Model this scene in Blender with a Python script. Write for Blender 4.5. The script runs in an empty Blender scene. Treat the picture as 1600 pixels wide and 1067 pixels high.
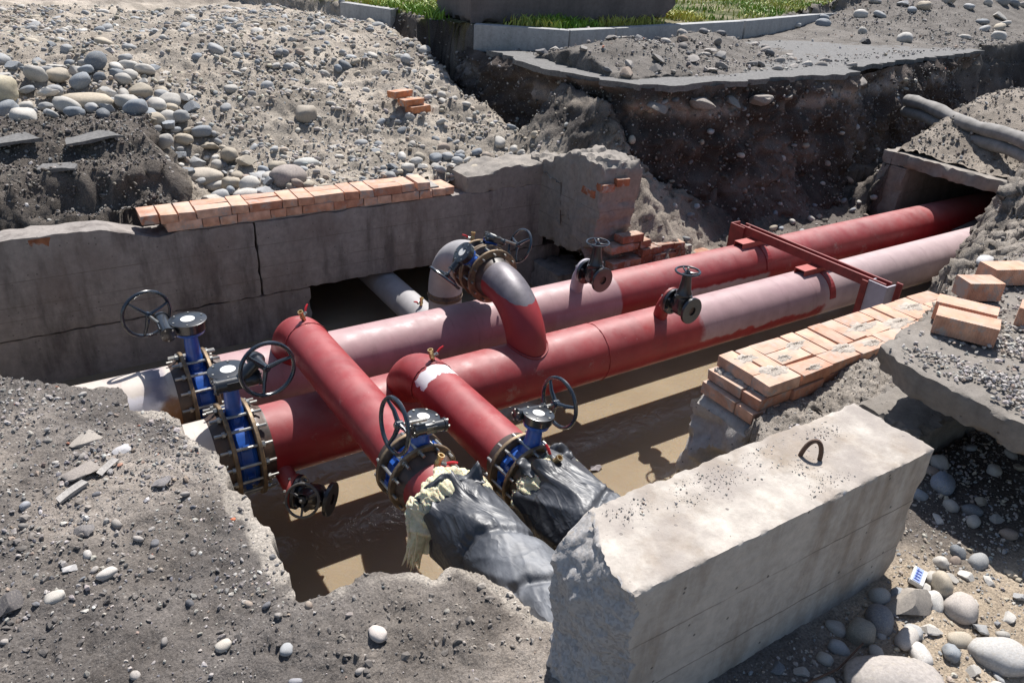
import bpy, bmesh, math, random
import numpy as np
from mathutils import Vector, Matrix

random.seed(7)
rng = np.random.default_rng(11)
S = bpy.context.scene
COL = S.collection
R = math.radians

# ------------------------------------------------------------------ camera, sky, sun, exposure
YAW, PITCH, ROLL = R(33.415), R(28.130), R(-3.228)
fw = Vector((math.sin(YAW) * math.cos(PITCH), math.cos(YAW) * math.cos(PITCH), -math.sin(PITCH)))
rt = Vector((math.cos(YAW), -math.sin(YAW), 0)); dn = fw.cross(rt)
rt2 = math.cos(ROLL) * rt + math.sin(ROLL) * dn; dn2 = -math.sin(ROLL) * rt + math.cos(ROLL) * dn
cam_d = bpy.data.cameras.new('camera'); cam = bpy.data.objects.new('camera', cam_d); COL.objects.link(cam)
cam_d.sensor_width = 36; cam_d.lens = 26.67; cam_d.clip_start = 0.05; cam_d.clip_end = 400
CAMP = Vector((0, -3.514, 2.491))
cam.matrix_world = Matrix(((rt2.x, -dn2.x, -fw.x, CAMP.x), (rt2.y, -dn2.y, -fw.y, CAMP.y), (rt2.z, -dn2.z, -fw.z, CAMP.z), (0, 0, 0, 1)))
S.camera = cam

SUNDIR = Vector((0.45, 0.47, 1.0)).normalized()
w = bpy.data.worlds.new("World"); S.world = w; w.use_nodes = True
wn = w.node_tree.nodes; wl = w.node_tree.links
bg = wn['Background']; bg.inputs['Strength'].default_value = 0.075
sky = wn.new('ShaderNodeTexSky'); sky.sky_type = 'NISHITA'; sky.sun_disc = False
sky.sun_elevation = math.asin(SUNDIR.z); sky.sun_rotation = math.atan2(SUNDIR.x, SUNDIR.y)
wl.new(sky.outputs[0], bg.inputs['Color'])
sd = bpy.data.lights.new('sun', 'SUN'); sd.energy = 5.0; sd.angle = R(0.5); sd.color = (1.0, 0.965, 0.92)
sun = bpy.data.objects.new('sun', sd); COL.objects.link(sun)
sun.rotation_euler = SUNDIR.to_track_quat('Z', 'Y').to_euler(); sun.location = (4, 3, 12)
S.view_settings.view_transform = 'Standard'; S.view_settings.look = 'None'
S.view_settings.gamma = 1; S.view_settings.use_curve_mapping = False
S.view_settings.exposure = 0.74
S.render.engine = 'CYCLES'
S.cycles.max_bounces = 6; S.cycles.use_denoising = True

# ------------------------------------------------------------------ helpers: noise
def _h(ix, iy, iz, seed):
    n = (ix.astype(np.int64) * 374761393 + iy.astype(np.int64) * 668265263 + iz.astype(np.int64) * 2147483647 + seed * 974634211) & 0xffffffff
    n = ((n ^ (n >> 13)) * 1274126177) & 0xffffffff
    n = (n ^ (n >> 16)) * 2246822519 & 0xffffffff
    return ((n ^ (n >> 15)) & 0xffff) / 32767.5 - 1.0
def noise3(x, y, z, seed=0):
    x = np.asarray(x, float); y = np.asarray(y, float) + 0 * x; z = np.asarray(z, float) + 0 * x
    x0 = np.floor(x); y0 = np.floor(y); z0 = np.floor(z)
    u = x - x0; v = y - y0; t = z - z0
    u = u * u * (3 - 2 * u); v = v * v * (3 - 2 * v); t = t * t * (3 - 2 * t)
    r = 0
    for a in (0, 1):
        for b in (0, 1):
            for c in (0, 1):
                r = r + _h(x0 + a, y0 + b, z0 + c, seed) * (u if a else 1 - u) * (v if b else 1 - v) * (t if c else 1 - t)
    return r
def fbm(x, y, z=0.0, sc=1.0, octv=4, seed=0, gain=.5):
    r = 0; a = 1; s = sc
    for i in range(octv):
        r = r + a * noise3(np.asarray(x) * s, np.asarray(y) * s, np.asarray(z) * s, seed + i * 17); a *= gain; s *= 2.03
    return r
def ss(a, b, x):
    t = np.clip((np.asarray(x, float) - a) / (b - a), 0, 1); return t * t * (3 - 2 * t)
def mix(a, b, t): return a + (b - a) * t

# ------------------------------------------------------------------ helpers: objects
def tag(o, label=None, cat=None, group=None, kind=None):
    if label: o['label'] = label
    if cat: o['category'] = cat
    if group: o['group'] = group
    if kind: o['kind'] = kind
    return o
def thing(name, label, cat, loc=(0, 0, 0), rot=None, group=None):
    o = bpy.data.objects.new(name, None); COL.objects.link(o); o.empty_display_size = .1
    if rot is not None: o.matrix_world = Matrix.Translation(loc) @ rot.to_4x4()
    else: o.location = loc
    return tag(o, label, cat, group)
def link(name, me, parent=None):
    o = bpy.data.objects.new(name, me); COL.objects.link(o)
    if parent is not None: o.parent = parent
    return o
def mesh_np(name, V, F, mat, smooth=True, col=None, sharp=None):
    """V (n,3), F (m,k) all same k"""
    V = np.asarray(V, np.float32); F = np.asarray(F, np.int32); k = F.shape[1]
    me = bpy.data.meshes.new(name)
    me.vertices.add(len(V)); me.vertices.foreach_set('co', V.ravel())
    me.loops.add(F.size); me.loops.foreach_set('vertex_index', F.ravel())
    me.polygons.add(len(F)); me.polygons.foreach_set('loop_start', np.arange(0, F.size, k, dtype=np.int32))
    me.polygons.foreach_set('loop_total', np.full(len(F), k, np.int32))
    me.polygons.foreach_set('use_smooth', np.full(len(F), smooth))
    if col is not None:
        a = me.color_attributes.new('Col', 'FLOAT_COLOR', 'POINT')
        c4 = np.ones((len(V), 4), np.float32); c4[:, :3] = col; a.data.foreach_set('color', c4.ravel())
    me.update(calc_edges=True); me.validate()
    if sharp: me.set_sharp_from_angle(angle=R(sharp))
    me.materials.append(mat)
    return me
class MB:
    def __init__(s): s.v = []; s.f = []
    def add(s, vs, fs):
        n = len(s.v); s.v += [tuple(p) for p in vs]; s.f += [tuple(i + n for i in f) for f in fs]
    def box(s, c, d, M=None):
        x, y, z = d[0] / 2, d[1] / 2, d[2] / 2
        vs = [Vector(p) for p in ((-x, -y, -z), (x, -y, -z), (x, y, -z), (-x, y, -z), (-x, -y, z), (x, -y, z), (x, y, z), (-x, y, z))]
        if M is not None: vs = [M @ p for p in vs]
        s.add([p + Vector(c) for p in vs], [(0, 3, 2, 1), (4, 5, 6, 7), (0, 1, 5, 4), (1, 2, 6, 5), (2, 3, 7, 6), (3, 0, 4, 7)])
    def lathe(s, o, ax, prof, n=24, a0=0):
        """profile of (distance along axis, radius)"""
        o = Vector(o); ax = Vector(ax).normalized()
        u = ax.orthogonal().normalized(); v = ax.cross(u)
        base = len(s.v)
        for t, r in prof:
            for i in range(n):
                a = a0 + 2 * math.pi * i / n
                s.v.append(tuple(o + ax * t + (u * math.cos(a) + v * math.sin(a)) * r))
        for j in range(len(prof) - 1):
            for i in range(n):
                a = base + j * n + i; b = base + j * n + (i + 1) % n
                s.f.append((a, b, b + n, a + n))
        if prof[0][1] > 1e-6: s.f.append(tuple(base + i for i in reversed(range(n))))
        if prof[-1][1] > 1e-6: s.f.append(tuple(base + (len(prof) - 1) * n + i for i in range(n)))
    def ring(s, o, ax, r0, r1, t0, t1, n=32):
        """flat ring with a hole"""
        o = Vector(o); ax = Vector(ax).normalized(); u = ax.orthogonal().normalized(); v = ax.cross(u); b = len(s.v)
        c = min(.003, (t1 - t0) * .2)
        P = [(t0, r0), (t0, r1 - c), (t0 + c, r1), (t1 - c, r1), (t1, r1 - c), (t1, r0)]
        for t, r in P:
            for i in range(n):
                a = 2 * math.pi * i / n; s.v.append(tuple(o + ax * t + (u * math.cos(a) + v * math.sin(a)) * r))
        for j in range(6):
            for i in range(n):
                a = b + j * n + i; c2 = b + j * n + (i + 1) % n; k = b + ((j + 1) % 6) * n
                s.f.append((a, c2, k + (i + 1) % n, k + i))
    def cyl(s, p, q, r, r2=None, n=16):
        p = Vector(p); q = Vector(q); s.lathe(p, q - p, [(0, r), ((q - p).length, r if r2 is None else r2)], n)
    def tube(s, path, r, n=16, closed=False, caps=True):
        P = [Vector(p) for p in path]; m = len(P); base = len(s.v)
        rr = r if hasattr(r, '__len__') else [r] * m
        prev = None
        for i in range(m):
            if closed: t = P[(i + 1) % m] - P[i - 1]
            else: t = P[min(i + 1, m - 1)] - P[max(i - 1, 0)]
            t.normalize()
            if prev is None: u = t.orthogonal().normalized()
            else: u = (prev - t * prev.dot(t)).normalized()
            prev = u; v = t.cross(u)
            for k in range(n):
                a = 2 * math.pi * k / n; s.v.append(tuple(P[i] + (u * math.cos(a) + v * math.sin(a)) * rr[i]))
        for i in range(m if closed else m - 1):
            for k in range(n):
                a = base + i * n + k; b = base + i * n + (k + 1) % n
                j = base + ((i + 1) % m) * n
                s.f.append((a, b, j + (k + 1) % n, j + k))
        if caps and not closed:
            s.f.append(tuple(base + k for k in reversed(range(n)))); s.f.append(tuple(base + (m - 1) * n + k for k in range(n)))
    def torus(s, c, ax, RR, r, n=36, k=10):
        c = Vector(c); ax = Vector(ax).normalized(); u = ax.orthogonal().normalized(); v = ax.cross(u)
        s.tube([c + (u * math.cos(2 * math.pi * i / n) + v * math.sin(2 * math.pi * i / n)) * RR for i in range(n)], r, k, closed=True)
    def mesh(s, name, mat, smooth=True, sharp=35, bevel=0):
        me = bpy.data.meshes.new(name); me.from_pydata(s.v, [], s.f)
        if bevel:
            bm = bmesh.new(); bm.from_mesh(me)
            es = [e for e in bm.edges if len(e.link_faces) == 2 and e.calc_face_angle(0) > R(50)]
            bmesh.ops.bevel(bm, geom=es, offset=bevel, segments=2, affect='EDGES', profile=.6); bm.to_mesh(me); bm.free()
        me.update()
        if smooth:
            me.polygons.foreach_set('use_smooth', [True] * len(me.polygons)); me.set_sharp_from_angle(angle=R(sharp))
        me.materials.append(mat); return me
    def build(s, name, mat, parent=None, **k):
        return link(name, s.mesh(name, mat, **k), parent)
def grid_box(lo, hi, step):
    """closed box surface as a grid; returns V, F(quads)"""
    lo = np.array(lo, float); hi = np.array(hi, float); n = np.maximum(1, np.round((hi - lo) / step).astype(int))
    idx = {}; V = []; F = []
    def vid(i, j, k):
        key = (i, j, k)
        if key not in idx:
            idx[key] = len(V); V.append(lo + (hi - lo) * np.array([i / n[0], j / n[1], k / n[2]]))
        return idx[key]
    for k in (0, n[2]):
        for i in range(n[0]):
            for j in range(n[1]):
                q = [vid(i, j, k), vid(i + 1, j, k), vid(i + 1, j + 1, k), vid(i, j + 1, k)]; F.append(q if k else q[::-1])
    for j in (0, n[1]):
        for i in range(n[0]):
            for k in range(n[2]):
                q = [vid(i, j, k), vid(i + 1, j, k), vid(i + 1, j, k + 1), vid(i, j, k + 1)]; F.append(q[::-1] if j else q)
    for i in (0, n[0]):
        for j in range(n[1]):
            for k in range(n[2]):
                q = [vid(i, j, k), vid(i, j + 1, k), vid(i, j + 1, k + 1), vid(i, j, k + 1)]; F.append(q if i else q[::-1])
    return np.array(V), np.array(F)
def round_box(V, lo, hi, amp, seed, sc=14.0, flat=.0015):
    """chip the edges of a box grid by noise, roughen its faces a little"""
    lo = np.array(lo); hi = np.array(hi); c = (lo + hi) / 2; h = (hi - lo) / 2
    d = h - np.abs(V - c)                                   # distance to each pair of faces
    near = np.sort(d, axis=1)[:, 1]                         # distance to the nearest edge
    n = np.clip(.35 + fbm(V[:, 0], V[:, 1], V[:, 2], sc, 4, seed), 0, 1.6)
    k = np.exp(-near / (amp * .9)) * amp * n
    dirv = np.sign(V - c) * (d < amp * 2.5)
    ln = np.linalg.norm(dirv, axis=1, keepdims=True); ln[ln == 0] = 1
    W = V - dirv / ln * k[:, None]
    W += flat * np.stack([fbm(V[:, 0], V[:, 1], V[:, 2], 40, 3, seed + s) for s in (3, 5, 9)], 1)
    return W

# ------------------------------------------------------------------ materials
def newmat(name):
    m = bpy.data.materials.new(name); m.use_nodes = True; nt = m.node_tree
    return m, nt, nt.nodes['Principled BSDF']
def nd(nt, t, **kw):
    n = nt.nodes.new(t)
    for k, v in kw.items():
        if k.startswith('_'): setattr(n, k[1:], v)
        else: n.inputs[k].default_value = v
    return n
def ramp(nt, fac, stops, interp='LINEAR'):
    r = nt.nodes.new('ShaderNodeValToRGB'); r.color_ramp.interpolation = interp
    e = r.color_ramp.elements
    while len(e) < len(stops): e.new(.5)
    for x, (p, c) in zip(e, stops): x.position = p; x.color = (*c, 1) if len(c) == 3 else c
    nt.links.new(fac, r.inputs[0]); return r.outputs[0]
def tex(nt, scale, detail=4, rough=.55, coord='Object', kind='noise', vec=None, dist=0):
    if vec is None:
        tc = nt.nodes.new('ShaderNodeTexCoord'); vec = tc.outputs[coord]
    if kind == 'noise':
        n = nd(nt, 'ShaderNodeTexNoise', Scale=scale, Detail=detail, Roughness=rough, Distortion=dist)
    else:
        n = nd(nt, 'ShaderNodeTexVoronoi', Scale=scale)
    nt.links.new(vec, n.inputs['Vector']); return n.outputs[0]
def mixc(nt, fac, a, b, mode='MIX'):
    n = nt.nodes.new('ShaderNodeMix'); n.data_type = 'RGBA'; n.blend_type = mode
    for s, v in ((0, fac), (6, a), (7, b)):
        if hasattr(v, 'node'): nt.links.new(v, n.inputs[s])
        else: n.inputs[s].default_value = (*v, 1) if hasattr(v, '__len__') and len(v) == 3 else v
    return n.outputs[2]
def math_(nt, op, a, b=0.0, c=None, clamp=False):
    n = nt.nodes.new('ShaderNodeMath'); n.operation = op; n.use_clamp = clamp
    for i, v in enumerate((a, b, c)):
        if v is None: continue
        if hasattr(v, 'node'): nt.links.new(v, n.inputs[i])
        else: n.inputs[i].default_value = v
    return n.outputs[0]
def bump(nt, p, h, strength=.5, dist=.01, prev=None):
    b = nd(nt, 'ShaderNodeBump', Strength=strength, Distance=dist); nt.links.new(h, b.inputs['Height'])
    if prev is not None: nt.links.new(prev, b.inputs['Normal'])
    nt.links.new(b.outputs[0], p.inputs['Normal']); return b.outputs[0]
def simple(name, col, rough=.5, metal=0.0, var=.25, sc=30, bmp=.0, col2=None, spec=.5, coat=0.0):
    m, nt, p = newmat(name); p.inputs['Roughness'].default_value = rough; p.inputs['Metallic'].default_value = metal
    p.inputs['Specular IOR Level'].default_value = spec; p.inputs['Coat Weight'].default_value = coat
    t = tex(nt, sc, 5, .6)
    c2 = col2 or tuple(c * (1 - var) for c in col)
    c = ramp(nt, t, [(.35, c2), (.65, col)]); nt.links.new(c, p.inputs['Base Color'])
    if bmp: bump(nt, p, tex(nt, sc * 3, 4), bmp, .003)
    return m

def m_attr_ground():
    m, nt, p = newmat('earth'); p.inputs['Roughness'].default_value = .95; p.inputs['Specular IOR Level'].default_value = .2
    a = nt.nodes.new('ShaderNodeAttribute'); a.attribute_name = 'Col'
    big = ramp(nt, tex(nt, 3.2, 6, .62), [(.3, (.62, .60, .58)), (.7, (1.25, 1.24, 1.22))])
    fin = ramp(nt, tex(nt, 120, 4, .65), [(.3, (.55, .54, .53)), (.5, (1, 1, 1)), (.72, (1.45, 1.44, 1.4))])
    c = mixc(nt, 1.0, mixc(nt, 1.0, a.outputs['Color'], big, 'MULTIPLY'), fin, 'MULTIPLY')
    v = tex(nt, 95, kind='vor')
    c = mixc(nt, ramp(nt, v, [(0, (1, 1, 1)), (.22, (0, 0, 0))]), c, mixc(nt, .5, c, (.42, .40, .38)))
    nt.links.new(c, p.inputs['Base Color'])
    b = bump(nt, p, tex(nt, 45, 8, .7), .9, .02)
    bump(nt, p, v, -.5, .008, b)
    return m
M_EARTH = m_attr_ground()
def m_stone(attr):
    m, nt, p = newmat('pebble_stone' if attr else 'cobble_stone'); p.inputs['Roughness'].default_value = .8; p.inputs['Specular IOR Level'].default_value = .3
    if attr: a = nt.nodes.new('ShaderNodeAttribute'); a.attribute_name = 'Col'
    else: a = nt.nodes.new('ShaderNodeObjectInfo')
    t = ramp(nt, tex(nt, 14, 6, .65), [(.3, (.72, .72, .72)), (.7, (1.18, 1.17, 1.15))])
    t2 = ramp(nt, tex(nt, 230, 3, .6), [(.33, (.75, .75, .75)), (.6, (1.08, 1.08, 1.08))])
    c = mixc(nt, 1.0, mixc(nt, 1.0, a.outputs['Color'], t, 'MULTIPLY'), t2, 'MULTIPLY')
    # dust lying in patches
    d = ramp(nt, tex(nt, 9, 5, .6, coord='Object'), [(.52, (0, 0, 0)), (.7, (.6, .6, .6))])
    c = mixc(nt, d, c, (.36, .32, .27))
    nt.links.new(c, p.inputs['Base Color']); bump(nt, p, tex(nt, 60, 5, .6), .25, .004)
    return m
M_PEB = m_stone(True); M_COB = m_stone(False)

def m_concrete(name, base=(.40, .375, .345), stain=(.25, .225, .20), lines=None, streak=0.5, rough=.9, bmp=.5, dust=0.0, pale=0.0, agg=False):
    m, nt, p = newmat(name); p.inputs['Roughness'].default_value = rough; p.inputs['Specular IOR Level'].default_value = .25
    tc = nt.nodes.new('ShaderNodeTexCoord')
    mp = nd(nt, 'ShaderNodeMapping', Scale=(3.2, 3.2, .7)); nt.links.new(tc.outputs['Object'], mp.inputs[0])
    s = tex(nt, 1.6, 7, .62, vec=mp.outputs[0])
    c = ramp(nt, s, [(.36, tuple(mix(b, q, streak) for b, q in zip(base, stain))), (.52, base), (.75, tuple(b * 1.12 for b in base))])
    c = mixc(nt, 1.0, c, ramp(nt, tex(nt, 22, 8, .7), [(.3, (.78, .78, .78)), (.68, (1.13, 1.13, 1.13))]), 'MULTIPLY')
    if pale:
        mp2 = nd(nt, 'ShaderNodeMapping', Scale=(5, 5, .55), Location=(3, 1, 2)); nt.links.new(tc.outputs['Object'], mp2.inputs[0])
        c = mixc(nt, math_(nt, 'MULTIPLY', ramp(nt, tex(nt, 1.5, 8, .7, vec=mp2.outputs[0]), [(.60, (0, 0, 0)), (.72, (1, 1, 1))]), pale), c, (.34, .32, .30))
        c = mixc(nt, ramp(nt, tex(nt, 2.2, 5, .6), [(.5, (0, 0, 0)), (.66, (.5, .5, .5))]), c, (.16, .125, .11))
    v = tex(nt, 17, kind='vor')
    c = mixc(nt, ramp(nt, v, [(.06, (.8, .8, .8)), (.10, (0, 0, 0))]), c, (.07, .065, .06))   # blow holes
    h = math_(nt, 'ADD', tex(nt, 70, 6, .7), math_(nt, 'MULTIPLY', ramp(nt, v, [(.06, (0, 0, 0)), (.11, (1, 1, 1))]), .8))
    if lines:
        sx = nt.nodes.new('ShaderNodeSeparateXYZ'); nt.links.new(tc.outputs['Object'], sx.inputs[0])
        wob = math_(nt, 'MULTIPLY', tex(nt, 5, 3), .006)
        z = math_(nt, 'ADD', sx.outputs[2], wob); acc = None
        for L in lines:
            d = math_(nt, 'ABSOLUTE', math_(nt, 'SUBTRACT', z, L))
            k = math_(nt, 'LESS_THAN', d, .0028); acc = k if acc is None else math_(nt, 'MAXIMUM', acc, k)
        acc = math_(nt, 'MULTIPLY', acc, ramp(nt, tex(nt, 4, 4), [(.35, (.15, .15, .15)), (.55, (.75, .75, .75))]))
        c = mixc(nt, acc, c, (.13, .11, .095)); h = math_(nt, 'SUBTRACT', h, acc)
    if dust:
        g = nt.nodes.new('ShaderNodeNewGeometry'); sx2 = nt.nodes.new('ShaderNodeSeparateXYZ'); nt.links.new(g.outputs['Normal'], sx2.inputs[0])
        up = ramp(nt, sx2.outputs[2], [(.55, (0, 0, 0)), (.9, (1, 1, 1))])
        d = math_(nt, 'MULTIPLY', up, ramp(nt, tex(nt, 3.5, 6, .65), [(.4, (0, 0, 0)), (.6, (dust, dust, dust))]))
        c = mixc(nt, d, c, (.27, .238, .215))
    if agg:
        g3 = nt.nodes.new('ShaderNodeNewGeometry'); s3 = nt.nodes.new('ShaderNodeSeparateXYZ'); nt.links.new(g3.outputs['True Normal'], s3.inputs[0])
        vo = nd(nt, 'ShaderNodeTexVoronoi', Scale=120); nt.links.new(tc.outputs['Object'], vo.inputs['Vector'])
        bw_ = nt.nodes.new('ShaderNodeRGBToBW'); nt.links.new(vo.outputs['Color'], bw_.inputs[0])
        ac = ramp(nt, bw_.outputs[0], [(.2, (.27, .26, .26)), (.45, (.37, .35, .335)), (.6, (.42, .40, .39)), (.85, (.31, .315, .33))])
        c = mixc(nt, ramp(nt, s3.outputs[0], [(.28, (.85, .85, .85)), (.38, (0, 0, 0))]) if False else math_(nt, 'MULTIPLY', math_(nt, 'LESS_THAN', s3.outputs[0], -.45), .8), c, ac)
    nt.links.new(c, p.inputs['Base Color']); bump(nt, p, h, bmp, .006)
    return m
M_CON = m_concrete('weathered_concrete', (.43, .39, .345), (.24, .19, .145), lines=(.155, .36), dust=.9, agg=True, streak=.8)
M_CONB = m_concrete('broken_concrete', (.38, .355, .33), (.26, .24, .22), bmp=1.0)
M_CONW = m_concrete('stained_concrete', (.25, .226, .21), (.11, .096, .09), lines=(.26, .08, -.02), streak=.9, pale=.45)
M_CONP = m_concrete('pier_concrete', (.25, .225, .20), (.17, .15, .135), lines=(.45, .2))
M_SLAB = m_concrete('slab_concrete', (.20, .18, .16), (.13, .115, .10), bmp=.9)
M_KERB = m_concrete('kerb_concrete', (.33, .33, .33), (.25, .25, .24), bmp=.3)

def m_brick():
    m, nt, p = newmat('fired_brick'); p.inputs['Roughness'].default_value = .92; p.inputs['Specular IOR Level'].default_value = .2
    oi = nt.nodes.new('ShaderNodeObjectInfo')
    c = oi.outputs['Color']
    t = ramp(nt, tex(nt, 16, 6, .6), [(.3, (.74, .70, .68)), (.7, (1.16, 1.16, 1.15))])
    c = mixc(nt, 1.0, c, t, 'MULTIPLY')
    tc = nt.nodes.new('ShaderNodeTexCoord'); va = nt.nodes.new('ShaderNodeVectorMath'); va.operation = 'ADD'
    mul = nt.nodes.new('ShaderNodeMath'); mul.operation = 'MULTIPLY'; mul.inputs[1].default_value = 37; nt.links.new(oi.outputs['Random'], mul.inputs[0])
    nt.links.new(tc.outputs['Object'], va.inputs[0]); nt.links.new(mul.outputs[0], va.inputs[1])
    bands = ramp(nt, tex(nt, 9, 2, .4, vec=va.outputs[0]), [(.4, (.8, .72, .7)), (.6, (1.12, 1.1, 1.08))])
    c = mixc(nt, .7, c, mixc(nt, 1.0, c, bands, 'MULTIPLY'))
    d = ramp(nt, tex(nt, 13, 7, .7, vec=va.outputs[0]), [(.52, (0, 0, 0)), (.62, (.8, .8, .8))])
    c = mixc(nt, d, c, (.34, .315, .29))
    gb_ = nt.nodes.new('ShaderNodeNewGeometry'); sb_ = nt.nodes.new('ShaderNodeSeparateXYZ'); nt.links.new(gb_.outputs['Normal'], sb_.inputs[0])
    c = mixc(nt, math_(nt, 'MULTIPLY', ramp(nt, sb_.outputs[2], [(.6, (0, 0, 0)), (.95, (1, 1, 1))]), ramp(nt, tex(nt, 8, 7, .7, vec=va.outputs[0]), [(.38, (.1, .1, .1)), (.62, (.7, .7, .7))])), c, (.42, .345, .285))
    nt.links.new(c, p.inputs['Base Color']); bump(nt, p, tex(nt, 110, 5, .7), .4, .003)
    return m
M_BRICK = m_brick()
M_MORTAR = m_concrete('mortar', (.30, .285, .265), (.22, .21, .195), bmp=1.0)
M_SMEAR = m_concrete('dried_mortar', (.40, .355, .31), (.33, .285, .245), bmp=.8)
BRICKCOL = [(.54, .325, .225), (.56, .355, .255), (.51, .285, .195), (.55, .34, .25), (.47, .245, .165), (.58, .385, .29)]

def m_pipe(name, patches, seedv=0.0, dusty=.5, white=None):
    """paint along the pipe: list of (x position, lower angle edge or None, colour) blended over red by wavy borders"""
    m, nt, p = newmat(name); p.inputs['Specular IOR Level'].default_value = .38
    tc = nt.nodes.new('ShaderNodeTexCoord'); sx = nt.nodes.new('ShaderNodeSeparateXYZ'); nt.links.new(tc.outputs['Object'], sx.inputs[0])
    X = sx.outputs[0]; Z = sx.outputs[2]
    mp = nd(nt, 'ShaderNodeMapping', Location=(seedv, 0, 0)); nt.links.new(tc.outputs['Object'], mp.inputs[0]); V = mp.outputs[0]
    nz = math_(nt, 'SUBTRACT', tex(nt, 7, 5, .6, vec=V), .5)
    red = ramp(nt, tex(nt, 5, 6, .6, vec=V), [(.3, (.205, .013, .017)), (.7, (.30, .025, .028))])
    c = red
    for (x0, x1, z0, z1, col, wob) in patches:
        xx = math_(nt, 'ADD', X, math_(nt, 'MULTIPLY', nz, wob)); zz = math_(nt, 'ADD', Z, math_(nt, 'MULTIPLY', nz, wob * .6))
        def edge_(v, e, up, w):
            mr = nt.nodes.new('ShaderNodeMapRange'); mr.interpolation_type = 'SMOOTHSTEP'; nt.links.new(v, mr.inputs[0]); mr.inputs[1].default_value = e - w; mr.inputs[2].default_value = e + w
            mr.inputs[3].default_value = 0.0 if up else 1.0; mr.inputs[4].default_value = 1.0 if up else 0.0; return mr.outputs[0]
        sw_ = .035 if wob > .1 else .012
        k = math_(nt, 'MULTIPLY', edge_(xx, x0, True, sw_), edge_(xx, x1, False, sw_))
        k = math_(nt, 'MULTIPLY', k, math_(nt, 'MULTIPLY', edge_(zz, z0, True, .012), edge_(zz, z1, False, .012)))
        cc = mixc(nt, 1.0, ramp(nt, tex(nt, 9, 6, .6, vec=V), [(.3, (.84, .83, .83)), (.7, (1.08, 1.08, 1.08))]), col, 'MULTIPLY')
        c = mixc(nt, k, c, cc)
    if white:
        yy = math_(nt, 'ADD', sx.outputs[1], math_(nt, 'MULTIPLY', math_(nt, 'SUBTRACT', tex(nt, 22, 5, .65, vec=V), .5), .06))
        zz = math_(nt, 'ADD', Z, math_(nt, 'MULTIPLY', math_(nt, 'SUBTRACT', tex(nt, 16, 5, .65, vec=V), .5), .09))
        k = math_(nt, 'MULTIPLY', math_(nt, 'MULTIPLY', math_(nt, 'GREATER_THAN', yy, white[0]), math_(nt, 'LESS_THAN', yy, white[1])), math_(nt, 'GREATER_THAN', zz, white[2]))
        c = mixc(nt, k, c, (.62, .61, .62))
    # settled dust on the top of the pipe, scuffs
    d = ramp(nt, Z, [(.06 / .2 * .5 + .0, (0, 0, 0)), (.19, (dusty, dusty, dusty))])
    g = nt.nodes.new('ShaderNodeNewGeometry'); s2 = nt.nodes.new('ShaderNodeSeparateXYZ'); nt.links.new(g.outputs['Normal'], s2.inputs[0])
    d = ramp(nt, s2.outputs[2], [(.35, (0, 0, 0)), (.97, (dusty, dusty, dusty))])
    d = math_(nt, 'MULTIPLY', d, ramp(nt, tex(nt, 6, 8, .68, vec=V), [(.28, (.25, .25, .25)), (.7, (1, 1, 1))]))
    c = mixc(nt, d, c, (.38, .285, .275))
    mpd = nd(nt, 'ShaderNodeMapping', Scale=(14, 2.2, 2.2)); nt.links.new(V, mpd.inputs[0])
    dr = ramp(nt, tex(nt, 1.6, 6, .7, vec=mpd.outputs[0]), [(.56, (0, 0, 0)), (.72, (.45, .45, .45))]); c = mixc(nt, dr, c, mixc(nt, .6, c, (.09, .035, .035)))
    mud = ramp(nt, tex(nt, 3.3, 8, .75, vec=V), [(.60, (0, 0, 0)), (.68, (.5, .5, .5))]); c = mixc(nt, mud, c, (.30, .235, .21))
    sp = ramp(nt, tex(nt, 60, 5, .7, vec=V), [(.66, (0, 0, 0)), (.72, (.35, .35, .35))])
    c = mixc(nt, sp, c, (.45, .38, .36))
    nt.links.new(c, p.inputs['Base Color'])
    r = ramp(nt, tex(nt, 12, 5, vec=V), [(.3, (.32, .32, .32)), (.7, (.52, .52, .52))])
    nt.links.new(mixc(nt, d, r, (.85, .85, .85)), p.inputs['Roughness'])
    bump(nt, p, tex(nt, 28, 6, .6, vec=V), .12, .004)
    return m
MAUVE = (.36, .245, .265); CREAM = (.50, .46, .40); WHITE = (.62, .60, .60); RUST = (.22, .11, .05)
M_PA = m_pipe('far_pipe_paint', [(-9, .5, -9, 9, CREAM, .05), (.1, .33, -.15, .15, (.60, .60, .64), .18), (.33, .5, -9, .12, RUST, .25), (.28, .36, .1, 9, (.12, .14, .2), .12),
                                 (.62, 3.62, -9, 9, (.35, .205, .215), .03), (3.0, 3.62, -9, .06, MAUVE, .05), (4.15, 5.3, -9, .0, (.40, .33, .34), .12)], 0)
M_PB = m_pipe('near_pipe_paint', [(-9, .5, -9, 9, CREAM, .05), (.33, .5, -9, .12, RUST, .25), (3.82, 9, -.03, 9, (.35, .225, .235), .22), (5.2, 12, -9, 9, (.40, .30, .305), .12), (2.9, 4.7, -9, -.145, (.4, .33, .3), .15)], 4.4, .42)
M_PR = m_pipe('branch_pipe_paint', [], 9.1, .24); M_PRW = m_pipe('branch_pipe_paint_with_white', [], 9.1, .24, (-.50, -.395, .39))
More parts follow.
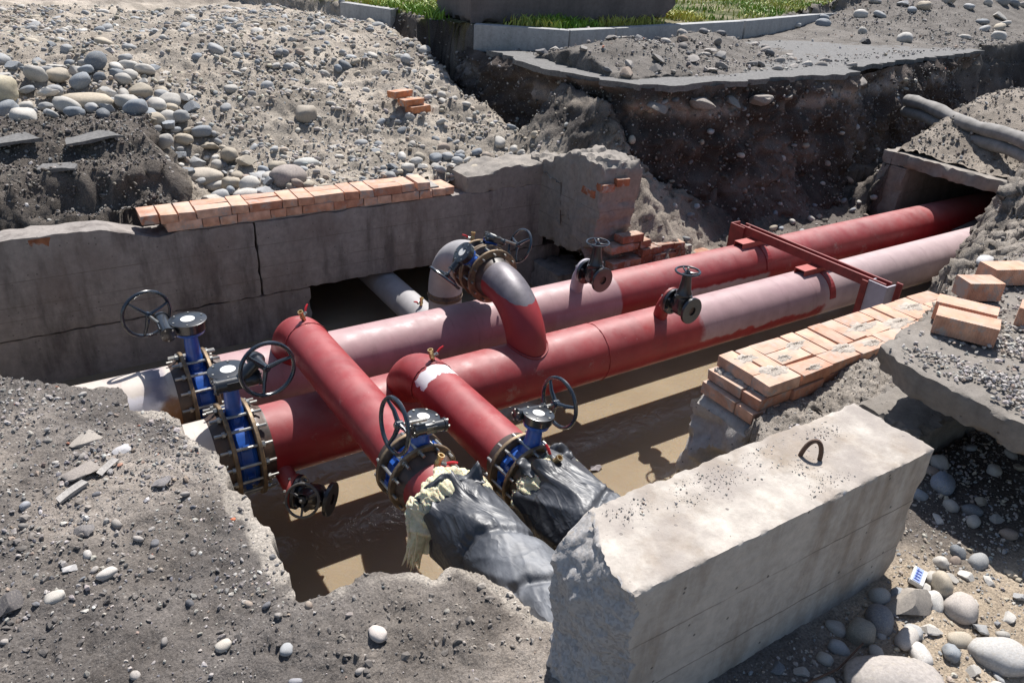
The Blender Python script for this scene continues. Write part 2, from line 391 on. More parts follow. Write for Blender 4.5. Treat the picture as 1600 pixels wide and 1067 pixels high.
def m_elbow3():
    m, nt, p = newmat('bare_steel_and_red_paint'); tc = nt.nodes.new('ShaderNodeTexCoord'); sx = nt.nodes.new('ShaderNodeSeparateXYZ'); nt.links.new(tc.outputs['Object'], sx.inputs[0])
    nz = math_(nt, 'MULTIPLY', math_(nt, 'SUBTRACT', tex(nt, 6, 5), .5), .05)
    k = math_(nt, 'LESS_THAN', math_(nt, 'ADD', math_(nt, 'ADD', sx.outputs[2], math_(nt, 'MULTIPLY', sx.outputs[1], -.15)), nz), .455)
    steel = ramp(nt, tex(nt, 8, 7, .65), [(.3, (.085, .075, .085)), (.6, (.16, .145, .16)), (.8, (.14, .085, .065))])
    red = ramp(nt, tex(nt, 5, 6, .6), [(.3, (.205, .013, .017)), (.7, (.30, .025, .028))])
    nt.links.new(mixc(nt, k, steel, red), p.inputs['Base Color']); p.inputs['Roughness'].default_value = .5
    nt.links.new(math_(nt, 'MULTIPLY', math_(nt, 'SUBTRACT', 1.0, k), .2), p.inputs['Metallic'])
    bump(nt, p, tex(nt, 25, 6), .12, .004); return m
M_E3 = m_elbow3()
M_GREY = simple('grey_primer', (.33, .315, .32), .6, 0, .22, 7, .1)
M_WELD = simple('burnt_weld_steel', (.17, .12, .08), .6, .3, .6, 25, .5, (.07, .055, .05))
M_BLUE = simple('blue_enamel', (.02, .10, .42), .35, 0, .4, 14, .08, spec=.6)
M_BLACK = simple('black_enamel', (.018, .02, .024), .3, 0, .4, 20, .1, spec=.6, coat=.3)
M_WHEEL = simple('dark_wheel_paint', (.02, .028, .04), .25, 0, .3, 20, spec=.6, coat=.4)
M_STEEL = simple('zinc_steel', (.42, .41, .38), .38, .85, .35, 60, .1)
M_FLANGE = simple('rusty_flange_steel', (.27, .19, .11), .5, .45, .6, 22, .2, (.10, .075, .055))
M_TAR = simple('tarred_collar', (.035, .028, .026), .5, 0, .5, 14, .3, (.08, .045, .03))
M_BRASS = simple('brass', (.55, .40, .20), .35, .8, .2, 60)
M_LEVER = simple('red_lever_vinyl', (.5, .012, .02), .4, 0, .2, 40)
M_LABEL = simple('white_plate', (.68, .67, .64), .5, 0, .25, 60)
M_REDSTEEL = simple('red_oxide_steel', (.25, .04, .035), .5, 0, .35, 12, .1)
M_PALE = simple('pale_lilac_primer', (.40, .37, .42), .6, 0, .2, 9, .05)
M_WHITEP = simple('white_filler_paint', (.66, .65, .66), .6, 0, .1, 18, .1)
M_CARD = simple('packet_card', (.30, .38, .62), .6, 0, .2, 40); M_PRINT = simple('blue_print', (.06, .10, .36), .6, 0, .2, 40)
M_WIRE = simple('rusted_wire', (.13, .075, .05), .8, .2, .4, 50, .3)
def m_water():
    m, nt, p = newmat('muddy_water'); p.inputs['Roughness'].default_value = .05; p.inputs['IOR'].default_value = 1.33
    nt.links.new(ramp(nt, tex(nt, 1.4, 4), [(.3, (.20, .155, .105)), (.7, (.255, .205, .143))]), p.inputs['Base Color'])
    p.inputs['Subsurface Weight'].default_value = .6; p.inputs['Subsurface Radius'].default_value = (1.0, .62, .3); p.inputs['Subsurface Scale'].default_value = .07
    bump(nt, p, tex(nt, 11, 4, dist=.6), .45, .012); return m
M_WATER = m_water()
def m_plastic():
    m, nt, p = newmat('black_polythene'); p.inputs['Specular IOR Level'].default_value = .55
    d = ramp(nt, tex(nt, 4, 8, .68), [(.42, (.03, .03, .03)), (.66, (.62, .62, .62))])
    tcw = nt.nodes.new('ShaderNodeTexCoord'); sw = nt.nodes.new('ShaderNodeSeparateXYZ'); nt.links.new(tcw.outputs['Object'], sw.inputs[0])
    d = math_(nt, 'ADD', math_(nt, 'MULTIPLY', d, .6), math_(nt, 'MULTIPLY', ramp(nt, math_(nt, 'MULTIPLY', sw.outputs[1], -1.0), [(.30, (0, 0, 0)), (.42, (1, 1, 1))]), ramp(nt, tex(nt, 9, 6, .65), [(.3, (.15, .15, .15)), (.65, (.65, .65, .65))])), None, True)
    g = nt.nodes.new('ShaderNodeNewGeometry'); sx = nt.nodes.new('ShaderNodeSeparateXYZ'); nt.links.new(g.outputs['Normal'], sx.inputs[0])
    d = math_(nt, 'MULTIPLY', d, ramp(nt, sx.outputs[2], [(.3, (.1, .1, .1)), (.9, (1, 1, 1))]))
    nt.links.new(mixc(nt, d, (.018, .020, .026), (.21, .22, .24)), p.inputs['Base Color'])
    nt.links.new(mixc(nt, d, (.44, .44, .44), (.66, .66, .66)), p.inputs['Roughness'])
    tc = nt.nodes.new('ShaderNodeTexCoord'); mp = nd(nt, 'ShaderNodeMapping', Scale=(1, .55, 1), Rotation=(0, 0, .5)); nt.links.new(tc.outputs['Object'], mp.inputs[0])
    def ridge(sc, pw, dist):
        n = tex(nt, sc, 3, .5, vec=mp.outputs[0], dist=dist)
        return math_(nt, 'POWER', math_(nt, 'SUBTRACT', 1.0, math_(nt, 'ABSOLUTE', math_(nt, 'MULTIPLY_ADD', n, 2.0, -1.0))), pw)
    b = bump(nt, p, ridge(5, 6.0, 1.6), .22, .016)
    b = bump(nt, p, ridge(15, 6.0, 1.2), .10, .006, b)
    bump(nt, p, tex(nt, 5, 3, .5, vec=mp.outputs[0], dist=1.0), .35, .03, b); return m
M_PLAST = m_plastic()
def m_wool():
    m, nt, p = newmat('mineral_wool'); p.inputs['Roughness'].default_value = 1; p.inputs['Specular IOR Level'].default_value = .1
    nt.links.new(ramp(nt, tex(nt, 35, 7, .7), [(.3, (.52, .46, .28)), (.55, (.70, .65, .47)), (.8, (.78, .75, .60))]), p.inputs['Base Color'])
    p.inputs['Subsurface Weight'].default_value = .3; p.inputs['Subsurface Scale'].default_value = .01
    bump(nt, p, tex(nt, 120, 6, .75), .9, .01); return m
M_WOOL = m_wool()
def m_grass():
    m, nt, p = newmat('grass_blades'); p.inputs['Roughness'].default_value = .6
    a = nt.nodes.new('ShaderNodeAttribute'); a.attribute_name = 'Col'; nt.links.new(a.outputs['Color'], p.inputs['Base Color'])
    p.inputs['Transmission Weight'].default_value = 0; p.inputs['Subsurface Weight'].default_value = .2; p.inputs['Subsurface Scale'].default_value = .01
    return m
M_GRASS = m_grass()
M_ASPH = simple('old_asphalt', (.16, .155, .15), .95, 0, .4, 40, .8, (.10, .097, .095))
M_TAN = simple('cement_lagging', (.27, .255, .24), .9, 0, .35, 9, .5)

# ------------------------------------------------------------------ terrain functions
PIT = np.array([(-3.2, 2.15), (-.34, .24), (-.2, .12), (0, -.03), (.11, -.08), (.15, -.3), (.24, -.35), (.3, -.42), (.32, -.64), (.37, -.79), (.38, -.93), (.43, -1.2), (.45, -1.45),
                (.44, -1.64), (.5, -1.69), (.63, -1.69), (.71, -1.72), (.81, -1.77), (.88, -1.83), (.93, -1.79), (1.0, -1.83), (1.05, -1.97), (1.09, -2.13), (1.2, -2.26), (2.35, -2.26),
                (2.5, -2.0), (2.62, -1.75), (2.88, -1.5), (2.93, -1.07), (5.25, -1.07), (5.5, -.25), (16, -.25), (16, 3), (-3.2, 3)])
def in_poly(x, y, P):
    r = np.zeros(x.shape, bool); n = len(P); j = n - 1
    for i in range(n):
        xi, yi = P[i]; xj, yj = P[j]
        c = ((yi > y) != (yj > y)); 
        with np.errstate(divide='ignore', invalid='ignore'):
            r ^= c & (x < (xj - xi) * (y - yi) / (yj - yi + 1e-12) + xi)
        j = i
    return r
def edge_dist(x, y, P, a, b):
    d = np.full(x.shape, 9.0)
    for i in range(a, b):
        p = P[i]; q = P[i + 1]; e = q - p; t = np.clip(((x - p[0]) * e[0] + (y - p[1]) * e[1]) / (e @ e), 0, 1)
        d = np.minimum(d, np.hypot(x - p[0] - t * e[0], y - p[1] - t * e[1]))
    return d
DX = [2.0, 3.3, 3.87, 4.35, 4.72, 5.1, 5.5, 6.2, 7.0, 9]; DY = [-1.44, -1.44, -1.42, -1.28, -1.19, -1.10, -1.0, -.75, -.6, -.5]
def near_z(X, Y):
    n = fbm(X, Y, 0, 1.3, 4, 3) * .022
    z = .545 + n
    z = z + .05 * ss(-1.2, -.2, Y) * ss(.2, -.6, X) * .6
    t = ss(-2.3, -1.95, Y) * ss(2.2, 2.45, X)
    z = mix(z, .33 + n, t)
    z = mix(z, .47 + n, t * ss(3.2, 3.8, X))
    D = np.interp(X, DX, DY); d = D - Y
    z = z + .46 * ss(3.75, 4.5, X) * ss(.02, .4, d) * (1 - .55 * ss(-2.15, -2.6, Y) * ss(4.2, 3.6, X))
    inb = (Y > D) & (X > 2.45)                                            # inside the strip of the brick wall
    z = np.where(inb & (X < 5.15), mix(z, .16, ss(0, .04, -d)), z)
    rim = np.interp(X, [3.6, 3.9, 4.7, 5.2, 5.6, 6.2, 6.5, 7.2], [.4, .5, .56, .6, .63, .66, 1.0, 1.25])
    far = ss(5.0, 5.4, X)
    hi = rim + (1.15 - rim) * ss(.0, .9, d) * ss(4.9, 5.8, X) + .05 * fbm(X, Y, 0, 6, 3, 9)
    z = mix(z, np.maximum(hi, .5), far)
    lump = np.exp(-((Y + 1.0 + .05 * noise3(X * 7, Y * 0, 0, 5)) / .06) ** 2) * ss(4.0, 4.4, X) * ss(5.3, 5.0, X)
    z = z + lump * (.36 + .1 * noise3(X * 12, Y * 12, 0, 8))
    zz = np.where((d < 0) & (X > 5), z + d * 3.2 * ss(5.15, 5.3, X), z)
    z = np.maximum(zz, -.95)
    z = z + .010 * fbm(X, Y, 0, 5.5, 3, 33) * ss(1.4, 1.0, X) * ss(.0, .12, edge_dist(X, Y, PIT, 3, 23))
    rough = .004 + .005 * ss(1.3, .9, X) * ss(.03, .15, edge_dist(X, Y, PIT, 3, 23)) + .012 * ss(2.3, 3.4, X) * ss(-2.4, -2.0, Y) + .02 * ss(4.8, 5.4, X)
    z = z + rough * fbm(X, Y, 0, 22, 4, 31, .62) + .0035 * fbm(X, Y, 0, 95, 2, 41)
    return z
def near_col(X, Y):
    n = fbm(X, Y, 0, 2.5, 5, 51)
    c = np.stack([mix(.165, .27, ss(-.5, .5, n)), mix(.148, .24, ss(-.5, .5, n)), mix(.135, .215, ss(-.5, .5, n))], -1)
    dark = (ss(-.35, .3, fbm(X, Y, 0, 1.1, 4, 61) + .5 * ss(-1.75, -1.3, Y)) * ss(.9, .2, X))[..., None]
    c = mix(c, np.array([.105, .096, .092]), dark * .8)
    sand = (ss(1.7, 2.1, X) * ss(-2.45, -2.62, Y))[..., None]; c = mix(c, np.array([.40, .33, .25]), sand * .85)
    m = (ss(2.3, 2.6, X) * ss(-2.3, -2.0, Y))[..., None]; c = mix(c, np.array([.25, .225, .20]), m)
    hollow_shade = (ss(2.35, 2.6, X) * ss(-2.82, -2.66, Y) * ss(3.9, 3.5, X) * ss(-1.7, -2.1, Y))[..., None]; c = mix(c, np.array([.105, .092, .083]), hollow_shade * .9)  # painted shade: soil darkened with a damp tone in the hollow under the slab
    e = edge_dist(X, Y, PIT, 3, 23)
    wide = .10 * np.exp(-((X - .42) / .12) ** 2 - ((Y + 1.2) / .3) ** 2) + .09 * np.exp(-((X - 1.02) / .1) ** 2 - ((Y + 2.0) / .2) ** 2) + .06 * np.exp(-((X - .22) / .1) ** 2 - ((Y + .36) / .1) ** 2)
    k = (ss(.02, -.02, e + .012 - wide + .05 * fbm(X, Y, 0, 8, 3, 77)))[..., None]; c = mix(c, np.array([.40, .365, .325]), k * .9)
    return c
def yb(X): return np.interp(X, [0, 4.7, 5.0, 8.2, 9.2, 10.7, 14, 60], [3.1, 2.9, 2.16, 2.12, 2.4, 2.75, 3.2, 9])
KL = np.array([(4.72, 4.84), (5.6, 4.13), (6.88, 4.39), (7.61, 4.46), (9.32, 4.88), (12.3, 5.78), (15.94, 6.55), (40, 12)])
KL2 = np.array([(3.0, 11.0), (4.05, 7.75), (4.18, 7.4), (4.4, 6.53)])
def lawn_mask(X, Y):
    lim = np.interp(X, [-99, 4.3, 4.5, 4.72, 5.6, 6.88, 7.61, 9.32, 12.3, 15.94, 40], [99, 7.2, 5.5, 5.05, 4.3, 4.56, 4.63, 5.05, 5.95, 6.7, 12.2])
    left = np.interp(Y, [0, 6.5, 7.4, 11, 60], [4.45, 4.52, 4.3, 3.15, -12])
    return (Y > lim) & (X > left)
def lawn_d(X, Y):
    lim = np.interp(X, [-99, 4.3, 4.5, 4.72, 5.6, 6.88, 7.61, 9.32, 12.3, 15.94, 40], [99, 7.2, 5.5, 5.05, 4.3, 4.56, 4.63, 5.05, 5.95, 6.7, 12.2])
    left = np.interp(Y, [0, 6.5, 7.4, 11, 60], [4.45, 4.52, 4.3, 3.15, -12])
    return np.minimum(np.minimum(Y - lim, 1.0) * .9 + .0, X - left) + .03 * fbm(X, Y, 0, 6, 3, 171)
def far_z(X, Y):
    n = fbm(X, Y, 0, 1.4, 4, 103)
    FL = .56 + .78 * ss(2.45, 6.0, Y) + (.06 * n + .03 * fbm(X, Y, 0, 4.5, 3, 105)) * ss(2.4, 3.2, Y)
    FL = FL + .10 * np.exp(-((X - .1) / 1.0) ** 2 - ((Y - 4.45) / .4) ** 2)
    wob = .07 * fbm(X, Y, 0, 3.5, 3, 107)
    pm = ss(1.0, .84, X + wob) * ss(4.6, 3.9, Y)
    zp = .53 + .30 * ss(2.5, 2.75, Y + wob) + .16 * ss(2.85, 3.3, Y + wob)
    FL = mix(FL, np.maximum(FL, zp), pm)
    FL = FL - .13 * np.exp(-((X - 1.2) / .2) ** 2) * ss(4.0, 2.9, Y) * ss(2.35, 2.6, Y)
    FL = np.where(Y < 2.48, np.minimum(FL, mix(.40, .6, ss(3.0, 3.3, X))), FL)
    zd = .25 + .38 * ss(2.2, 6.5, Y) + .05 * n
    rx = 4.22 + .10 * fbm(X, Y, 0, 2.2, 3, 111) + .0 * Y
    r = ss(rx, rx + .34, X)
    zl = mix(FL, zd, r)
    st = 1.3 + .008 * n
    b = yb(X) + .10 * fbm(X, X * 0, 0, 1.6, 2, 119); f0 = np.clip((Y - (b - .10)) / .34, 0, 1); b = b + .05 * fbm(X, f0 * 1.3, 0, 2.6, 3, 211) * ss(0, .15, f0) * ss(1.0, .8, f0); f = np.clip((Y - (b - .10)) / .34, 0, 1)
    prof = .12 * ss(0, .3, f) + .88 * np.clip((f - .12) / .88, 0, 1) ** .85
    rough = .0 * X
    zr = -.08 + .10 * ss(1.5, 1.85, Y) + rough * ss(0, .2, f) * ss(1, .9, f) + (st - .02) * prof
    lx = 4.72 + .04 * fbm(X, Y, 0, 3, 3, 127); s = ss(lx, lx + .32, X)
    z = np.where(Y > 1.9, mix(zl, np.maximum(zr, zd), s), zr)
    # sunlit spur below the corner of the asphalt and talus towards the pipes
    ax = 4.75 - .10 * (Y - 1.2); t = np.clip((Y - 1.05) / 1.3, 0, 1)
    spur = (.0 + 1.12 * t ** 1.15) - np.abs(X - ax - .12) * .95
    z = np.maximum(z, np.where((Y < 3.0), spur + .03 * n, -9))
    tal = .60 - .95 * np.abs(Y - 1.78) - .40 * np.abs(X - 4.75); z = np.maximum(z, tal + .02 * n)
    # end of the trench under the grass
    lm = lawn_mask(X, Y)
    z = mix(z, 1.53 + .02 * n, ss(-.13, .0, lawn_d(X, Y)))
    # culvert cover
    cv = ss(8.0, 8.03, X); top = .615 + .55 * ss(8.05, 9.8, X + .35 * np.maximum(Y - .5, 0)) + .03 * n
    z = np.where(Y < 1.24, np.where(X > 8.0, top, z), np.maximum(z, top - (Y - 1.24) * 1.5 - np.clip(8.05 - X, 0, 9) * 2.6))
    # far rubble heap on the street at right
    hp = np.exp(-((X - 16.5) / 3.6) ** 2 - ((Y - 6.0) / 1.6) ** 2) * .75 + np.exp(-((X - 7.4) / .8) ** 2 - ((Y - 3.75) / .4) ** 2) * .24 + np.exp(-((X - 5.7) / 1.0) ** 2 - ((Y - 3.2) / .55) ** 2) * .26
    z = np.where(lm, z, z + hp)
    z = np.where(Y < 1.12, np.where(X > 8.0, z, np.minimum(z, -.02 - (1.12 - Y) * 4)), z)
    am = .012 + .018 * (1 - ss(.0, .02, lm * 1.0)) * ss(1.28, 1.2, z)
    am = np.where(lm, .01, am)
    z = z + am * fbm(X, Y, z, 13, 4, 131, .62) + .005 * fbm(X, Y, 0, 45, 2, 133)
    return z
def far_col(X, Y, Z):
    n = fbm(X, Y, 0, 2.0, 5, 151)
    c = np.stack([mix(.26, .38, ss(-.5, .5, n)), mix(.232, .338, ss(-.5, .5, n)), mix(.20, .29, ss(-.5, .5, n))], -1)
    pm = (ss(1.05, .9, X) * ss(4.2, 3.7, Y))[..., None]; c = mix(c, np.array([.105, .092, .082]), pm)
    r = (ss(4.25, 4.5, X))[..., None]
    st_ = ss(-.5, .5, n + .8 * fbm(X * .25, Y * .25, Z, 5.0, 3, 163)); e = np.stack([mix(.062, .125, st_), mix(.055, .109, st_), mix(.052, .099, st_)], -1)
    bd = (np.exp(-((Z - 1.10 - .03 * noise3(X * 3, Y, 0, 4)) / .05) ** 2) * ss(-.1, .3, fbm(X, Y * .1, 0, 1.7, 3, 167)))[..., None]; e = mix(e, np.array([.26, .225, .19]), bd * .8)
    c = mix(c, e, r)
    top = (ss(4.6, 4.8, X) * ss(1.2, 1.28, Z) * (Y > 2.0))[..., None]; c = mix(c, np.array([.15, .138, .128]), top)
    sp = (np.exp(-((X - 4.85) / .7) ** 2) * ss(2.4, 1.9, Y))[..., None]; c = mix(c, np.array([.27, .235, .20]), np.clip(sp * 1.2, 0, 1))
    cv = (ss(7.9, 8.1, X) * ss(1.5, 1.2, Y))[..., None]; c = mix(c, np.array([.25, .22, .19]), cv)
    lm = lawn_mask(X, Y)[..., None]; g = ss(-.3, .5, n)[..., None]
    c = np.where(lm, mix(np.array([.075, .085, .03]), np.array([.23, .20, .13]), g * .7), c)
    return c

def axis(*segs):
    out = []
    for a, b, s in segs: out.append(np.linspace(a, b, max(2, int(round((b - a) / s)) + 1))[:-1])
    out.append([segs[-1][1]]); return np.concatenate(out)
def sheet(name, xs, ys, zf, cf, drop, skirt=None):
    X, Y = np.meshgrid(xs, ys, indexing='ij'); Z = zf(X, Y)
    C = cf(X, Y) if cf is near_col else cf(X, Y, Z)
    nx, ny = X.shape
    gx = np.gradient(Z, axis=0) / np.gradient(X, axis=0); gy = np.gradient(Z, axis=1) / np.gradient(Y, axis=1); g = np.hypot(gx, gy) + 1e-6
    k = ss(.8, 2.2, g); amp = k * (.055 * fbm(X, Y, Z, 3.2, 3, 301) + .055 * fbm(X, Y, Z, 10, 5, 305, .68)); amp[0] = amp[-1] = 0
    amp = np.clip(amp, -.09, .09)
    V = np.stack([X - gx / g * amp, Y - gy / g * amp, Z], -1).reshape(-1, 3); C = C.reshape(-1, 3)
    I = np.arange(nx * ny).reshape(nx, ny)
    F = np.stack([I[:-1, :-1], I[1:, :-1], I[1:, 1:], I[:-1, 1:]], -1).reshape(-1, 4)
    cx = V[F].mean(1); F = F[~drop(cx[:, 0], cx[:, 1])]
    if skirt is not None:
        E = np.concatenate([F[:, [0, 1]], F[:, [1, 2]], F[:, [2, 3]], F[:, [3, 0]]])
        key = np.sort(E, 1); key = key[:, 0].astype(np.int64) * len(V) + key[:, 1]
        u, inv, cnt = np.unique(key, return_inverse=True, return_counts=True); B = E[cnt[inv] == 1]
        mid = V[B].mean(1); B = B[skirt(mid[:, 0], mid[:, 1])]
        us = np.unique(B)
        for _ in range(2):
            acc = V[:, :2].copy() * 1.0; cnt2 = np.ones(len(V)); np.add.at(acc, B[:, 0], V[B[:, 1], :2]); np.add.at(acc, B[:, 1], V[B[:, 0], :2]); np.add.at(cnt2, B[:, 0], 1); np.add.at(cnt2, B[:, 1], 1)
            V[us, :2] = (acc / cnt2[:, None])[us]
        lvl = len(V); mp = np.full(len(V), -1); VV = [V]; CC = [C]; prev = us; FF = [F]
        for dz, oc in ((-.10, .02), (-.22, .06), (-1.5, .1)):
            nv = V[us].copy(); nv[:, 2] = np.maximum(V[us][:, 2] + dz, -1.0)
            jit = .02 * np.stack([noise3(nv[:, 0] * 30, nv[:, 1] * 30, nv[:, 2] * 30, q) for q in (1, 2)], 1); nv[:, :2] += jit
            ids = np.arange(len(us)) + lvl; m2 = np.full(len(V), -1); m2[us] = ids; m1 = np.full(len(V), -1); m1[us] = prev
            FF.append(np.stack([m1[B[:, 1]], m1[B[:, 0]], m2[B[:, 0]], m2[B[:, 1]]], 1))
            VV.append(nv); CC.append(np.tile(np.array([.33, .30, .27]) if dz > -1 else np.array([.16, .14, .12]), (len(us), 1)))
            prev = ids; lvl += len(us)
        V = np.concatenate(VV); C = np.concatenate(CC); F = np.concatenate(FF)
    keep = np.zeros(len(V), bool); keep[F.ravel()] = True; re = np.cumsum(keep) - 1
    me = mesh_np(name, V[keep], re[F], M_EARTH, True, C[keep])
    o = link(name, me); o['kind'] = 'structure'
    return o
NOISEX = lambda x, y: x + .018 * fbm(x, y, 0, 9, 3, 201)
def near_drop(x, y):
    xx = x + .020 * fbm(x, y, 0, 9, 4, 201, .65); yy = y + .020 * fbm(x, y, 0, 9, 4, 205, .65)
    return in_poly(xx, yy, PIT)
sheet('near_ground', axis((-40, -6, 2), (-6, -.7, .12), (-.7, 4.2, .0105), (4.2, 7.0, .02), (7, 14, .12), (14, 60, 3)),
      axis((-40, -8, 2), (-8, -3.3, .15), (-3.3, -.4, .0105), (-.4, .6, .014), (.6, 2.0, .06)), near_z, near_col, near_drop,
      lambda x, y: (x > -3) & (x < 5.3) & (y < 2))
def far_drop(x, y):
    a = (y < 1.0) & (x < 7.98); b = (x > 7.94) & (x < 8.075) & (y < 1.24); c = (y < 2.43) & (x < 3.85); d = (y < 2.2) & (x < 4.0)
    return a | b | c | d
sheet('far_bank_ground', axis((-40, -6, 2), (-6, -1.2, .15), (-1.2, 6.2, .026), (6.2, 9, .035), (9, 20, .12), (20, 80, 2.5)),
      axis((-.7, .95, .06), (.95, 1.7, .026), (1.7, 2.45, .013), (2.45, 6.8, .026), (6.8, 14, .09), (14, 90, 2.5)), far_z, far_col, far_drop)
def cut_bank():
    path = np.array([(4.78, 6.3), (4.74, 4.6), (4.70, 3.1), (4.74, 2.75), (4.98, 2.13), (5.6, 2.07), (6.6, 2.05), (7.4, 2.07), (8.2, 2.08), (9.2, 2.38), (10.7, 2.72), (12.4, 3.0)])
    seg = np.hypot(*np.diff(path, axis=0).T); cum = np.concatenate([[0], np.cumsum(seg)]); n = int(cum[-1] / .022); s = np.linspace(0, cum[-1], n)
    px_ = np.interp(s, cum, path[:, 0]); py_ = np.interp(s, cum, path[:, 1])
    for _ in range(12): px_[1:-1] = (px_[:-2] + px_[2:]) / 2; py_[1:-1] = (py_[:-2] + py_[2:]) / 2
    tx = np.gradient(px_); ty = np.gradient(py_); L = np.hypot(tx, ty); nx_, ny_ = ty / L, -tx / L                       # outward: towards the trench
    m = 68; v = np.linspace(0, 1, m)
    SS, VV_ = np.meshgrid(np.arange(n), v, indexing='ij'); z = -.25 + 1.525 * VV_
    X0 = px_[SS]; Y0 = py_[SS]; NX = nx_[SS]; NY = ny_[SS]
    out = .02 + .30 * (1 - VV_) ** 1.6 + .22 * ss(.32, .0, VV_)
    d = .13 * fbm(X0, Y0, z * 1.15, 1.7, 3, 401) + .065 * fbm(X0, Y0, z, 6.0, 3, 405) + .034 * fbm(X0, Y0, z, 17, 4, 409, .65)
    lay = .05 * np.round(2.2 * noise3(X0 * 1.2, Y0 * 1.2, z * 4.2, 413)) / 2.2                                           # broken ledges
    out = out + (d + lay) * ss(1.0, .93, VV_)
    P = np.stack([X0 + NX * out, Y0 + NY * out, z + .02 * fbm(X0, Y0, z, 9, 2, 417)], -1)
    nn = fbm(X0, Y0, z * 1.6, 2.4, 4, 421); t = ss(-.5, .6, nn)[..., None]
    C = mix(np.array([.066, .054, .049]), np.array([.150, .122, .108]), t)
    bd = (np.exp(-((z - 1.06 - .04 * noise3(X0 * 3, Y0, 0, 4)) / .07) ** 2) * ss(-.2, .15, fbm(X0, Y0, 0, 1.5, 3, 427)))[..., None]; C = mix(C, np.array([.33, .28, .25]), bd * .95)
    I = np.arange(n * m).reshape(n, m); F = np.stack([I[:-1, :-1], I[1:, :-1], I[1:, 1:], I[:-1, 1:]], -1).reshape(-1, 4)
    o = link('cut_bank', mesh_np('cut_bank', P.reshape(-1, 3), F, M_EARTH, True, C.reshape(-1, 3))); o['kind'] = 'structure'
    return P.reshape(-1, 3)
CUT = cut_bank()
wm = MB(); wm.add([(-6, -3, -.56), (14, -3, -.56), (14, 4.5, -.56), (-6, 4.5, -.56)], [(0, 1, 2, 3)])
wo = wm.build('water', M_WATER, smooth=False); wo['kind'] = 'structure'
bm_ = MB(); bm_.add([(-6, -3, -1.0), (14, -3, -1.0), (14, 4.5, -1.0), (-6, 4.5, -1.0)], [(0, 1, 2, 3)])
M_MUD = simple('channel_mud', (.12, .09, .06), .9, 0, .3, 6)
bo = bm_.build('channel_bed', M_MUD, smooth=False); bo['kind'] = 'structure'

# ------------------------------------------------------------------ concrete work
def con_part(name, lo, hi, step, amp, seed, mat, parent=None, fn=None, flat=.002):
    V, F = grid_box(lo, hi, step); W = round_box(V, lo, hi, amp, seed, 20, flat)
    if fn is not None: W = fn(V, W)
    return link(name, mesh_np(name, W, F, mat, True, None, 40), parent)
wall = thing('concrete_wall', 'dark shaded concrete chamber wall carrying the row of orange bricks', 'wall')
GAPX = 1.343
def topw(V, W):
    k = (V[:, 2] > .44)
    W[k, 2] += .012 * fbm(V[k, 0], V[k, 1], 0, 6, 4, 5)
    W[k & (V[:, 0] < .62), 2] += .10 * ss(.66, .2, V[k & (V[:, 0] < .62), 0])
    return W
con_part('wall_panel', (-4.0, 2.2, -.165), (GAPX - .006, 2.43, .452), .04, .012, 21, M_CONW, wall, topw)
con_part('wall_panel', (GAPX + .006, 2.2, -.165), (4.06, 2.43, .452), .04, .012, 22, M_CONW, wall, topw)
con_part('wall_footing', (-4.0, 2.212, -1.0), (1.74, 2.6, -.172), .05, .02, 23, M_CONW, wall)
con_part('wall_footing', (3.55, 2.212, -1.0), (4.3, 2.6, -.172), .05, .02, 24, M_CONW, wall)
def ragged(V, W):
    k = V[:, 2] > .6; W[k, 2] += .02 * fbm(V[k, 0], V[k, 1], 0, 7, 4, 15) - .09 * ss(3.55, 3.2, V[k, 0]); return W
con_part('wall_upstand', (3.2, 2.203, .44), (4.3, 2.6, .645), .022, .014, 25, M_CONP, wall, ragged)
nb = MB()   # dark chamber behind the opening
nb.box((2.65, 3.75, -.45), (2.1, .1, 1.1)); nb.box((1.66, 3.1, -.45), (.1, 1.3, 1.1)); nb.box((3.66, 3.1, -.45), (.1, 1.3, 1.1)); nb.box((2.65, 3.12, -.06), (2.1, 1.36, .12))
nb.build('side_chamber', M_CONW, wall, smooth=False)
bcols = lambda: random.choice(BRICKCOL)
def brick_mesh(L=.25, W=.12, H=.065, seed=0, rib=False):
    V, F = grid_box((-L / 2, -W / 2, -H / 2), (L / 2, W / 2, H / 2), .028)
    P = round_box(V, (-L / 2, -W / 2, -H / 2), (L / 2, W / 2, H / 2), .006, seed, 30, .0012)
    if rib:
        k = (np.abs(np.abs(V[:, 1]) - W / 2) < 1e-4)
    return mesh_np('brick', P, F, M_BRICK, True, None, 40)
def brick_mesh_cheap(L, W, H, seed):
    r = random.Random(seed); mb = MB(); mb.box((0, 0, 0), (L, W, H))
    mb.v = [tuple(c + r.uniform(-.004, .004) for c in p) for p in mb.v]
    return mb.mesh('brick', M_BRICK, True, 40, bevel=.005)
BS = [brick_mesh_cheap(.248, .12, .065, i) for i in range(5)]      # stretcher along x
BH = [brick_mesh_cheap(.118, .248, .065, i + 9) for i in range(5)]   # header along y
def put_brick(me, loc, rz=0, parent=None, col=None, tilt=(0, 0), name='brick'):
    o = link(name, me, parent); o.location = loc; o.rotation_euler = (tilt[0], tilt[1], rz); o.color = (*(col or bcols()), 1); return o
